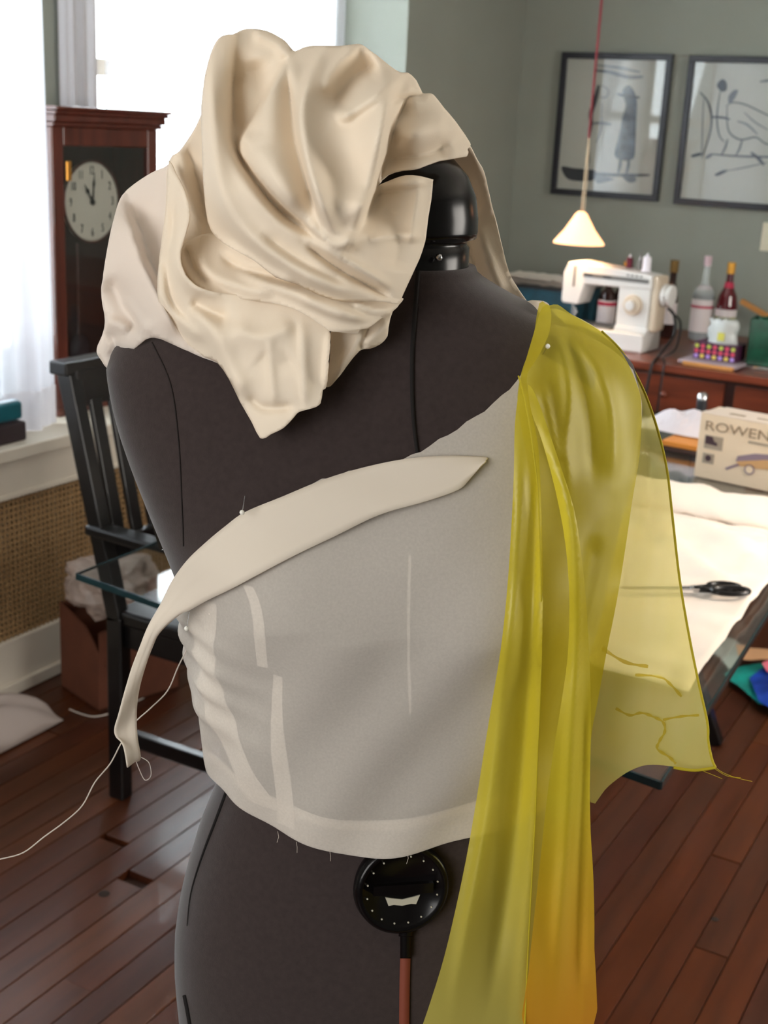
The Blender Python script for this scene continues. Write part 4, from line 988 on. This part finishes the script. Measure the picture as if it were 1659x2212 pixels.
def bpt(phi, z, off=0.0):
    u, v = ringpt(z, phi, 0.0, BT)
    # small pulls at the left bust and loose drapes towards the hem
    pull = 0
    if -1.55 < phi < -0.35:
        for zc, a_, w_ in ((1.152, .0060, .007), (1.128, .0055, .007), (1.176, .0045, .008), (1.102, .0050, .009)):
            pull += a_ * math.exp(-((z - zc + 0.018 * (phi + 1.0)) / w_) ** 2) * math.exp(-((phi + 1.05) / 0.35) ** 2)
    loose = 0.003 * math.sin(phi * 5 + 1.2 + z * 20) * max(0, min(1, (1.12 - z) / 0.08)) + 0.0016 * math.sin(phi * 13 - z * 55) * (1 if z < 1.2 else 0.4)
    c_ = math.hypot(u, v) or 1; k_ = 1 + (pull + loose + off) / c_
    return at_form(u * k_, v * k_, z)
NU, NV = 200, 90
def bodP(i, j):
    phi = -math.pi + 2 * math.pi * i / (NU - 1); zt = float(np.interp(phi, tphi, tz)); zt += 0.0009 * math.sin(phi * 60)
    return bpt(phi, hz(phi) + (zt - hz(phi)) * j / (NV - 1))
MB().grid(bodP, NU, NV).build('body', 'bodice', BO, smooth=True, world=True)
MB().grid(lambda i, j: bpt(-math.pi + 2 * math.pi * i / (NU - 1), hz(-math.pi + 2 * math.pi * i / (NU - 1)) + 0.031 * j / 3, -0.0012), NU, 4).build('hem_facing', 'bodice', BO, smooth=True, world=True)
MB().grid(lambda i, j: bpt(-math.pi + 2 * math.pi * i / (NU - 1), hz(-math.pi + 2 * math.pi * i / (NU - 1)) + 0.023 + 0.009 * j / 2, -0.0018), NU, 3).build('hem_allowance', 'bodice_facing', BO, smooth=True, world=True)
def seamstrip(nm, pts, wid, off=-0.0007, m_='bodice_facing'):
    C_ = crom(pts, 5); R_ = [phiz(a, b) for a, b in C_]; R_ = [r for r in R_ if r]
    n = len(R_)
    MB().grid(lambda i, j: bpt(R_[j][0] + (i / 3 - 0.5) * (wid(j / (n - 1)) if callable(wid) else wid), R_[j][1], off), 4, n).build(nm, m_, BO, smooth=True, world=True)
seamstrip('dart', [(590, 1460), (597, 1540), (604, 1620), (612, 1700), (616, 1750), (617, 1785)], lambda t: 0.045 + 0.075 * t)
seamstrip('dart', [(518, 1262), (532, 1300), (540, 1345), (548, 1400), (556, 1440)], 0.05)
seamstrip('dart', [(886, 1200), (884, 1300), (884, 1400), (886, 1540)], 0.012, m_='bodice')
seamstrip('side_facing', [(425, 1290), (432, 1360), (446, 1440), (470, 1530), (500, 1620), (535, 1690), (570, 1745)], 0.22)

# loose folded band along the neckline, with its hanging left end
up_ = [(1050, 993), (1045, 988), (960, 985), (872, 992), (785, 1010), (700, 1036), (610, 1073), (530, 1106), (487, 1137), (445, 1172), (405, 1210), (372, 1255), (350, 1300), (322, 1350), (303, 1395), (285, 1440), (270, 1490), (256, 1545), (248, 1573), (250, 1590), (265, 1608), (275, 1658)]
dn_ = [(1050, 996), (1040, 1006), (1015, 1035), (990, 1058), (920, 1083), (820, 1112), (720, 1160), (640, 1198), (560, 1240), (500, 1272), (450, 1296), (410, 1318), (385, 1330), (345, 1366), (328, 1400), (315, 1435), (303, 1475), (296, 1515), (295, 1560), (298, 1600), (303, 1638), (290, 1645)]
def bandD(q, side):
    h_ = hit(q[0], q[1], 0.010, BT)
    return h_[0] if h_ else None
mb = MB(); A_ = crom(up_, 5); B_ = crom(dn_, 5); nn = min(len(A_), len(B_)); NW = 9; cols = []
lastD = None
for k in range(nn):
    row = []
    for w in range(NW):
        t = w / (NW - 1); q_ = A_[k] * (1 - t) + B_[k] * t
        h_ = hit(q_[0], q_[1], 0.003 + 0.004 * t, BT)
        D_ = h_[0] if h_ and q_[0] > 440 else None
        row.append([q_, D_, t])
    cols.append(row)
# left hanging part: depth eases from the side of the body to a free end in front of it
ref = {}
for k in range(nn):
    for w in range(NW):
        if cols[k][w][1] is not None: ref[w] = cols[k][w][1]
for k in range(nn):
    for w, c_ in enumerate(cols[k]):
        if c_[1] is None:
            s_ = np.clip((440 - c_[0][0]) / 190, 0, 1)
            c_[1] = ref[w] * (1 - s_) + 0.895 * s_ + (0.010 * math.sin(s_ * 5 + c_[2] * 2.2) + 0.012 * (c_[2] - 0.5)) * s_
        c_[1] += 0.0015 * math.sin(k * 0.35 + c_[2] * 3)
Dm = np.array([[c_[1] for c_ in r] for r in cols])
for _ in range(14):
    Dm[1:-1] = 0.25 * Dm[:-2] + 0.5 * Dm[1:-1] + 0.25 * Dm[2:]
for k in range(nn):
    for w in range(NW): mb.v.append(tuple(at_d(cols[k][w][0][0], cols[k][w][0][1], Dm[k, w])))
mb.f = [(k * NW + w, k * NW + w + 1, (k + 1) * NW + w + 1, (k + 1) * NW + w) for k in range(nn - 1) for w in range(NW - 1)]
mb.build('neckline_band', 'bodice_band', BO, smooth=True, world=True, solid=0.0012)
cp = [at_d(a, b, D_) for a, b, D_ in ((292, 1638, .90), (300, 1660, .90), (313, 1685, .90), (326, 1675, .895), (322, 1648, .89), (305, 1636, .89))]
MB().tube(crom(cp, 6), 0.00035, 5).build('loose_thread', 'thread', BO, world=True)
rt_ = random.Random(2)
fr_ = MB()
for px_, py_ in ((640, 1828), (712, 1846), (880, 1852), (600, 1806), (690, 885), (1500, 0)):
    if py_ < 1000: continue
    h_ = hit(px_, py_ - 10, 0.004, BT); D_ = h_[0] if h_ else 0.86
    fr_.tube([at_d(px_, py_ - 10, D_), at_d(px_ + 2, py_ + 2, D_), at_d(px_ - 2 + 4 * rt_.random(), py_ + 14, D_)], 0.0002, 4)
fr_.build('frayed_thread', 'thread', BO, world=True)
cp = [at_d(a, b, D_) for a, b, D_ in ((408, 1395, .93), (385, 1440, .93), (362, 1492, .93), (325, 1530, .92), (290, 1562, .92), (262, 1605, .915), (238, 1650, .91), (205, 1690, .90), (178, 1740, .895), (140, 1775, .89), (95, 1808, .885), (50, 1842, .88), (0, 1856, .875), (-60, 1870, .87))]
tag(MB().tube(crom(cp, 5), 0.00055, 6).build('hanging_thread', 'thread', loc=tuple(cp[0])), 'long pale thread trailing from the bodice towards the lower left', 'thread')
for lab, a, b in (('pearl-headed pin in the upper edge of the muslin band', 523, 1107), ('pearl-headed pin sticking out at the left side of the bodice', 403, 1358), ('pearl-headed pin holding the yellow scarf on the shoulder', 1183, 748)):
    h_ = hit(a, b, 0.012, BT); D_ = (h_[0] - 0.004) if h_ else 0.95
    q = at_d(a, b, D_ - (0.012 if b < 1000 else 0))
    pn = thing('dressmaking_pin', lab, 'pin', tuple(q))
    MB().lathe([(0, -0.0019), (0.0014, -0.0013), (0.0019, 0), (0.0014, 0.0013), (0, 0.0019)], n=12, cap=False).build('head', 'pearl', pn, smooth=True)
    e_ = Vector(at_d(a - 22, b + 36, D_ + 0.004) - q) if b < 1000 else Vector(at_d(a + 6, b - 36, D_ + 0.004) - q)
    MB().tube([(0, 0, 0), tuple(e_)], 0.0003, 5).build('shaft', 'steel', pn)

# ------------------------------------------------------------------ muslin cowl
MC = thing('muslin_cowl', 'cream muslin draped in deep folds around the neck of the dress form', 'fabric drape', tuple(at_form(-0.05, 0.02, 1.45)))
mus = 'muslin'
# sheet round the back of the neck
cloth('back_layer', [(500, 100), (560, 80), (640, 118), (775, 112), (850, 160), (920, 215), (1000, 320), (985, 352), (940, 350), (880, 350), (700, 420), (520, 420), (420, 420), (440, 240), (462, 130)],
      [(440, 300, .95), (500, 110, 1.0), (700, 130, 1.06), (860, 180, 1.08), (990, 330, 1.07), (900, 340, 1.06), (700, 400, 1.07), (450, 410, .98)], [], mus, MC, step=14, sn=3)
cloth('right_tail', [(960, 270), (1005, 312), (1016, 316), (1030, 345), (1046, 372), (1058, 425), (1072, 480), (1084, 530), (1100, 588), (1122, 628), (1145, 668), (1100, 680), (1040, 640), (1000, 600), (960, 560), (900, 480), (890, 400), (900, 340)],
      [(1000, 312, .98), (1016, 318, .985), (1060, 430, 1.06), (1100, 590, 1.065), (1140, 660, 1.07), (1030, 630, 1.075), (960, 560, 1.08), (900, 400, 1.06), (990, 400, 1.075)],
      [([(1022, 330), (1040, 400), (1052, 450), (1020, 470)], .008, 14, 18), ([(1030, 470), (1055, 560), (1090, 650)], .007, 16, 18), ([(1005, 480), (1020, 560), (1050, 640)], -.006, 14, 14)], mus, MC, step=8, sn=3)
cloth('left_drape', [(470, 230), (438, 250), (412, 292), (368, 352), (330, 372), (290, 398), (262, 425), (248, 468), (236, 520), (224, 590), (219, 640), (228, 690), (222, 722), (209, 756), (220, 778), (238, 795), (285, 758), (330, 728), (392, 752), (460, 780), (540, 790), (560, 600), (540, 400)],
      [(440, 250, .97), (370, 355, .975), (265, 425, .975), (240, 500, .955), (222, 600, .945), (225, 700, .955), (212, 758, .965), (238, 793, .965), (330, 728, .925), (460, 778, .90), (540, 780, .89), (360, 500, .96), (300, 620, .94), (520, 420, .97), (400, 650, .925)],
      [([(262, 440), (285, 500), (305, 560), (335, 625), (368, 690), (395, 735)], .013, 45, 5), ([(275, 430), (300, 490), (322, 560), (350, 620), (385, 680)], -.014, 6, 40),
       ([(225, 600), (250, 630), (280, 680), (310, 720)], -.011, 20, 22), ([(228, 690), (250, 700), (282, 712)], .007, 10, 12), ([(262, 640), (300, 690), (330, 722)], .006, 10, 12), ([(235, 715), (250, 745), (238, 780)], -.006, 10, 10)],
      'muslin_thin', MC, step=7, sn=3)
cloth('inner_hollow', [(450, 225), (420, 280), (390, 325), (367, 345), (360, 420), (380, 560), (430, 640), (560, 690), (700, 690), (640, 560), (560, 420), (500, 240)],
      [(440, 240, .93), (370, 350, .945), (380, 560, .925), (560, 690, .90), (700, 690, .89), (560, 400, .93), (440, 480, .945)],
      [([(385, 330), (400, 400), (430, 470), (440, 530)], .006, 14, 20), ([(400, 300), (425, 380), (440, 450), (450, 520)], -.008, 12, 14)], mus, MC, step=8, sn=3)
# lower front flap, running up into the S-shaped turned edge on the left
cloth('lower_flap', [(366, 347), (380, 375), (398, 410), (410, 455), (404, 495), (390, 540), (392, 575), (410, 605), (440, 625), (500, 636), (566, 640), (660, 660), (720, 690), (770, 700), (772, 722), (713, 714), (714, 722), (709, 790), (705, 838), (697, 842), (692, 873), (670, 883), (645, 890), (634, 902), (612, 925), (585, 938), (564, 948), (545, 912), (520, 868), (497, 820), (470, 782), (440, 770), (405, 745), (372, 712), (350, 672), (341, 630), (345, 560), (357, 470), (362, 400)],
      [(366, 350, .935), (400, 460, .905), (392, 560, .90), (345, 560, .925), (342, 640, .915), (380, 715, .915), (470, 782, .897), (566, 945, .866), (640, 890, .860), (705, 838, .862), (712, 720, .868), (560, 640, .885), (440, 625, .895), (500, 730, .876), (600, 780, .862), (760, 705, .875)],
      [([(366, 350), (395, 405), (408, 460), (400, 505), (387, 555), (405, 602), (440, 626), (500, 640)], .010, 16, 8), ([(372, 420), (376, 500), (362, 580), (372, 650), (420, 700)], -.006, 12, 14),
       ([(352, 560), (355, 640), (400, 700), (455, 740)], .006, 14, 20), ([(400, 655), (440, 690), (470, 730), (500, 800), (540, 870)], .010, 20, 26), ([(410, 645), (450, 672), (500, 690)], -.008, 16, 14),
       ([(651, 690), (652, 760), (655, 830), (660, 880)], .0035, 4, 16), ([(582, 730), (584, 800), (592, 880)], .003, 5, 14), ([(713, 716), (708, 780), (704, 836)], .004, 6, 6),
       ([(535, 850), (570, 880), (640, 878)], -.005, 12, 10), ([(500, 700), (560, 730), (640, 700)], .004, 20, 20), ([(560, 760), (600, 790), (640, 770)], -.003, 30, 30)], mus, MC, step=6, sn=2)
cloth('lower_right_flap', [(700, 690), (715, 713), (712, 780), (705, 838), (728, 818), (752, 785), (776, 757), (800, 752), (822, 742), (836, 726), (838, 705), (848, 672), (862, 655), (800, 640), (740, 650)],
      [(700, 700, .89), (705, 838, .885), (776, 757, .888), (836, 726, .892), (861, 657, .895), (760, 690, .882)],
      [([(782, 705), (775, 735), (740, 790), (712, 830)], .005, 10, 16), ([(840, 690), (815, 720), (780, 745)], .005, 10, 10), ([(800, 700), (785, 740), (770, 755)], -.005, 8, 8)], mus, MC, step=6, sn=2)
cloth('second_sweep', [(396, 530), (418, 515), (450, 505), (500, 510), (560, 540), (640, 590), (760, 620), (862, 640), (864, 656), (838, 678), (825, 686), (800, 705), (783, 711), (722, 717), (700, 706), (662, 681), (620, 662), (560, 650), (480, 640), (430, 620), (402, 588), (392, 560)],
      [(396, 540, .925), (430, 610, .905), (566, 648, .878), (662, 681, .862), (722, 717, .858), (800, 705, .865), (862, 650, .878), (640, 590, .875), (450, 510, .925), (560, 560, .895), (760, 640, .865)],
      [([(430, 540), (450, 590), (520, 620), (600, 640)], .007, 14, 20), ([(402, 530), (420, 580), (460, 620)], -.006, 8, 10), ([(470, 545), (520, 580), (600, 600), (690, 620)], -.009, 12, 12), ([(480, 560), (560, 605), (680, 650), (790, 690)], .007, 12, 18),
       ([(640, 640), (720, 676), (800, 690)], .005, 8, 10), ([(760, 655), (810, 672), (850, 668)], .004, 6, 8)], mus, MC, step=6, sn=3)
cloth('main_drape', [(480, 78), (504, 74), (520, 66), (542, 63), (575, 68), (600, 80), (618, 92), (635, 112), (655, 104), (680, 100), (730, 101), (766, 97), (776, 96), (790, 102), (820, 126), (850, 150), (866, 158), (880, 158), (898, 174), (912, 202), (924, 203), (936, 206), (958, 234), (982, 262), (1016, 312), (1008, 322), (1008, 338), (950, 347), (905, 364), (868, 368), (838, 378), (818, 398), (816, 402), (845, 390), (875, 380), (905, 381), (933, 387), (934, 392), (931, 430), (924, 470), (919, 512), (915, 530), (905, 560), (884, 605), (868, 640), (861, 657), (830, 652), (790, 650), (740, 650), (690, 636), (640, 612), (596, 598), (550, 563), (500, 536), (468, 512), (450, 478), (441, 400), (437, 290), (436, 230), (444, 165), (455, 118), (466, 92)],
      [(437, 290, .900), (441, 400, .893), (470, 505, .895), (596, 595, .872), (740, 645, .858), (861, 655, .870), (919, 510, .890), (932, 390, .905), (816, 402, .885), (870, 372, .885), (1008, 335, .925), (1015, 312, .94), (936, 206, .95), (880, 160, .94), (775, 98, .94), (635, 112, .93), (542, 64, .935), (480, 80, .915), (650, 400, .835), (560, 250, .885), (720, 250, .875), (830, 200, .905), (900, 290, .885), (760, 500, .845), (520, 420, .855), (860, 500, .87), (680, 550, .85)],
      [([(468, 95), (458, 180), (462, 300), (478, 410), (520, 490), (600, 555), (700, 610), (800, 640)], .015, 22, 30),
       ([(512, 80), (505, 150), (502, 220), (512, 320), (560, 405), (620, 470), (700, 520)], -.024, 10, 34),
       ([(545, 120), (560, 200), (540, 280), (525, 310)], -.014, 34, 36), ([(545, 70), (600, 95), (625, 130)], .006, 14, 14),
       ([(628, 118), (600, 175), (565, 240), (522, 312), (548, 362), (615, 438), (690, 505)], .017, 5, 60),
       ([(620, 140), (628, 220), (644, 320), (666, 405), (692, 488)], -.017, 34, 8),
       ([(700, 110), (668, 180), (652, 250), (662, 330), (688, 420), (716, 490), (742, 515)], .014, 12, 34),
       ([(820, 135), (770, 165), (735, 205), (718, 245)], -.022, 34, 26), ([(775, 98), (745, 125), (715, 160), (700, 205)], .008, 12, 14),
       ([(862, 163), (815, 205), (765, 238), (722, 262)], .012, 20, 14),
       ([(868, 162), (842, 200), (824, 280), (808, 365), (786, 440), (760, 505)], .026, 48, 9),
       ([(898, 190), (862, 250), (836, 330), (816, 405), (790, 470), (772, 512)], -.020, 9, 44),
       ([(660, 470), (700, 515), (740, 528), (790, 505)], .006, 12, 14),
       ([(860, 225), (930, 215), (1000, 300)], .009, 30, 30), ([(832, 222), (880, 210), (927, 206)], -.007, 10, 8), ([(830, 345), (900, 335), (980, 315)], -.010, 22, 24), ([(850, 300), (910, 280), (970, 280)], .006, 26, 26),
       ([(655, 525), (730, 580), (800, 620), (850, 645)], -.010, 8, 14), ([(670, 520), (760, 570), (850, 625)], .006, 14, 10), ([(470, 520), (530, 555), (600, 598), (650, 615)], .008, 10, 16), ([(560, 500), (650, 565), (760, 620)], -.005, 14, 14),
       ([(790, 420), (850, 400), (925, 395)], .006, 8, 20), ([(830, 440), (860, 500), (850, 590)], -.007, 30, 30), ([(905, 400), (895, 470), (885, 530)], .005, 12, 12), ([(790, 520), (860, 510), (915, 512)], .004, 10, 10)],
      mus, MC, step=5, sn=2, nz=0.001)
cloth('shoulder_tuck', [(1138, 652), (1165, 650), (1184, 655), (1186, 672), (1165, 682), (1148, 676)], [(1138, 652, .985), (1184, 655, .96), (1165, 682, .955)], [], mus, MC, step=6, sn=2)

# ------------------------------------------------------------------ yellow scarf
SF = thing('chiffon_scarf', 'sheer yellow silk scarf turning orange at its end, pinned over the right shoulder', 'scarf', tuple(at_form(0.13, 0.06, 1.42)))
def body_clear(Q, D, off=0.006):
    out = D.copy()
    for k, q in enumerate(Q):
        for dx_ in (0, -16, -34):
            h_ = hit(q[0] + dx_, q[1], 0.004, BT)
            if h_: out[k] = min(out[k], h_[0] - off + (0.004 if dx_ else 0)); break
    sm = out.copy()
    for k in range(0, len(Q), 500):
        w_ = np.exp(-((Q[k:k + 500, None] - Q[None]) ** 2).sum(-1) / (2 * 22.0 ** 2)); sm[k:k + 500] = (w_ * out[None]).sum(1) / w_.sum(1)
    return sm - 0.003
def scloth(name, poly, ctrl, strokes, m, step=12, off=0.008, sn=3, clear=True):
    f_ = tps(ctrl)
    def surf(Q):
        D = f_(Q)
        return body_clear(Q, D, off) if clear else D
    return cloth(name, poly, None, strokes, m, SF, step=step, thick=0, sn=sn, nz=0.0006, surf=surf)
BPC = [(1190, 668, .95), (1300, 716, 1.0), (1388, 838, 1.01), (1440, 1010, 1.0), (1468, 1250, .98), (1530, 1580, .95), (1546, 1658, .945), (1400, 1652, .955), (1276, 1735, .95), (1272, 1420, .985), (1330, 1000, 1.02), (1260, 760, .97)]
scloth('back_panel', [(1190, 668), (1236, 680), (1300, 716), (1345, 762), (1388, 838), (1418, 920), (1440, 1010), (1452, 1110), (1468, 1250), (1488, 1370), (1508, 1470), (1528, 1560), (1530, 1600), (1538, 1640), (1546, 1658), (1500, 1662), (1455, 1656), (1400, 1652), (1355, 1668), (1310, 1702), (1276, 1735), (1262, 1600), (1272, 1420), (1300, 1200), (1330, 1000), (1330, 860), (1260, 740)],
       [(1190, 668, .95), (1300, 716, 1.0), (1388, 838, 1.01), (1440, 1010, 1.0), (1468, 1250, .98), (1530, 1580, .95), (1546, 1658, .945), (1400, 1652, .955), (1276, 1735, .95), (1272, 1420, .985), (1330, 1000, 1.02), (1260, 760, .97)],
       [([(1388, 860), (1400, 1000), (1402, 1200)], .006, 25, 25), ([(1300, 1430), (1400, 1450), (1480, 1470)], .004, 20, 20)], 'chiffon_single', step=12, clear=False)
scloth('shoulder_drape', [(1165, 655), (1185, 660), (1205, 658), (1236, 680), (1300, 718), (1345, 765), (1376, 830), (1386, 880), (1382, 980), (1366, 1080), (1350, 1190), (1332, 1300), (1312, 1400), (1294, 1500), (1276, 1600), (1274, 1700), (1262, 1850), (1255, 2050), (1250, 2230), (1100, 2230), (1120, 2000), (1140, 1850), (1150, 1700), (1155, 1500), (1155, 1200), (1140, 1000), (1118, 880), (1126, 805), (1150, 740)],
       [(1165, 655, .93), (1236, 680, .95), (1345, 765, .975), (1376, 880, .97), (1340, 1150, .965), (1290, 1450, .95), (1274, 1700, .93), (1250, 2230, .90), (1100, 2230, .86), (1160, 1700, .865), (1155, 1400, .865), (1150, 1100, .855), (1118, 880, .88), (1250, 900, .90), (1240, 1200, .89)],
       [([(1188, 690), (1215, 760), (1228, 850), (1222, 960), (1230, 1080)], .006, 14, 20), ([(1205, 700), (1250, 790), (1275, 900), (1282, 1050)], -.005, 14, 18), ([(1220, 690), (1290, 790), (1322, 900), (1325, 1050)], .006, 16, 16), ([(1165, 820), (1190, 920), (1205, 1010)], .006, 12, 16), ([(1290, 1150), (1262, 1300), (1250, 1400)], -.008, 16, 22)],
       'chiffon_double', step=9, off=0.009)
scloth('left_fall', [(1172, 662), (1190, 668), (1186, 720), (1160, 775), (1138, 812), (1146, 880), (1162, 960), (1168, 1060), (1172, 1200), (1172, 1350), (1168, 1500), (1162, 1640), (1158, 1750), (1150, 1900), (1142, 2050), (1134, 2230), (1130, 2320), (868, 2320), (905, 2235), (935, 2148), (960, 2065), (985, 1960), (1008, 1850), (1028, 1735), (1046, 1620), (1064, 1510), (1082, 1400), (1095, 1280), (1104, 1150), (1110, 1020), (1112, 920), (1120, 850), (1130, 800), (1150, 730)],
       [(1172, 662, .92), (1130, 800, .87), (1112, 950, .845), (1165, 1000, .845), (1100, 1200, .830), (1170, 1200, .84), (1082, 1400, .835), (1168, 1500, .845), (1046, 1620, .840), (1158, 1750, .850), (985, 1960, .83), (1142, 2050, .845), (905, 2230, .82), (1134, 2230, .835)],
       [([(1125, 900), (1120, 1100), (1108, 1300), (1085, 1500), (1055, 1750), (1010, 2000), (975, 2200)], .009, 16, 26), ([(1150, 950), (1150, 1200), (1140, 1450), (1120, 1700), (1090, 1950), (1050, 2200)], -.008, 22, 22),
        ([(1165, 1000), (1170, 1250), (1166, 1500), (1155, 1750), (1140, 2000), (1120, 2200)], .006, 20, 8)], 'chiffon_fold', step=9, off=0.014)
scloth('right_fall', [(1140, 830), (1160, 860), (1185, 930), (1212, 1010), (1240, 1100), (1256, 1200), (1266, 1300), (1272, 1400), (1276, 1500), (1276, 1600), (1274, 1700), (1276, 1800), (1282, 1900), (1284, 2050), (1278, 2230), (1136, 2230), (1142, 2100), (1154, 1980), (1168, 1850), (1182, 1720), (1196, 1620), (1212, 1520), (1226, 1420), (1230, 1300), (1222, 1180), (1200, 1060), (1170, 950), (1148, 890)],
       [(1140, 830, .862), (1185, 930, .85), (1240, 1100, .84), (1230, 1250, .835), (1272, 1400, .855), (1212, 1520, .838), (1276, 1650, .86), (1168, 1850, .84), (1282, 1950, .865), (1136, 2230, .83), (1278, 2230, .86)],
       [([(1150, 860), (1195, 980), (1235, 1120), (1246, 1300), (1243, 1450), (1235, 1600), (1225, 1800), (1210, 2000), (1200, 2200)], .010, 18, 18), ([(1262, 1450), (1262, 1650), (1256, 1850), (1250, 2050), (1246, 2200)], -.006, 16, 16)], 'chiffon_orange', step=9, off=0.016)
def hemline(pts, Ds, r=0.0009):
    P_ = crom([(a, b, c_) for (a, b), c_ in zip(pts, Ds)], 6)
    MB().tube([at_d(a, b, c_) for a, b, c_ in P_], r, 6).build('rolled_hem', 'rolled_hem', SF, smooth=True, world=True)
hemline([(1120, 812), (1135, 870), (1150, 960), (1162, 1060), (1167, 1200), (1170, 1350), (1167, 1500), (1161, 1640), (1157, 1750), (1149, 1900), (1141, 2050), (1133, 2225)], [.86, .846, .836, .832, .831, .832, .835, .836, .838, .838, .836, .828], 0.0006)
hemline([(1300, 716), (1345, 762), (1388, 838), (1418, 920), (1440, 1010), (1452, 1110), (1468, 1250), (1488, 1370), (1508, 1470), (1528, 1560), (1530, 1600), (1538, 1640), (1546, 1658)], [.99, .999, 1.003, 1.0, .993, .985, .975, .965, .955, .948, .944, .940, .938], 0.0010)
hemline([(1546, 1658), (1500, 1664), (1455, 1658)], [.938, .94, .943], 0.0013)
for pts in ([(1546, 1658), (1560, 1668), (1590, 1680), (1625, 1688)], [(1510, 1662), (1535, 1672), (1560, 1682)], [(1540, 1658), (1570, 1676), (1600, 1680)]):
    MB().tube([at_d(a, b, .938) for a, b in crom(pts, 4)], 0.00022, 4).build('frayed_thread', 'rolled_hem', SF, world=True)
# tide lines left by the dye on the back panel
st_ = MB()
for pts, w in (([(1372, 1458), (1425, 1462), (1450, 1480), (1472, 1505)], 7), ([(1330, 1530), (1360, 1545), (1385, 1540), (1410, 1548), (1432, 1560), (1436, 1580), (1425, 1600), (1420, 1618), (1445, 1635), (1460, 1650)], 7), ([(1432, 1555), (1470, 1548), (1510, 1545)], 6), ([(1300, 1400), (1350, 1430), (1400, 1440)], 9)):
    P_ = crom(pts, 6)
    for k in range(len(P_)):
        a = P_[max(k - 1, 0)]; b = P_[min(k + 1, len(P_) - 1)]; d_ = (b - a) / (np.linalg.norm(b - a) + 1e-9); n_ = np.array([-d_[1], d_[0]]); ww = w * (0.75 + 0.25 * math.sin(k * 1.3))
        for s_ in (-1, 1): 
            q_ = P_[k] + n_ * ww * s_ / 2 + np.array([0, 0]); st_.v.append(tuple(at_d(q_[0], q_[1], float(tps(BPC)([q_])[0]) - 0.0035)))
    base_i = len(st_.v) - 2 * len(P_)
    st_.f += [(base_i + 2 * k, base_i + 2 * k + 1, base_i + 2 * k + 3, base_i + 2 * k + 2) for k in range(len(P_) - 1)]
st_.build('dye_line', 'dye_stain', SF, world=True)
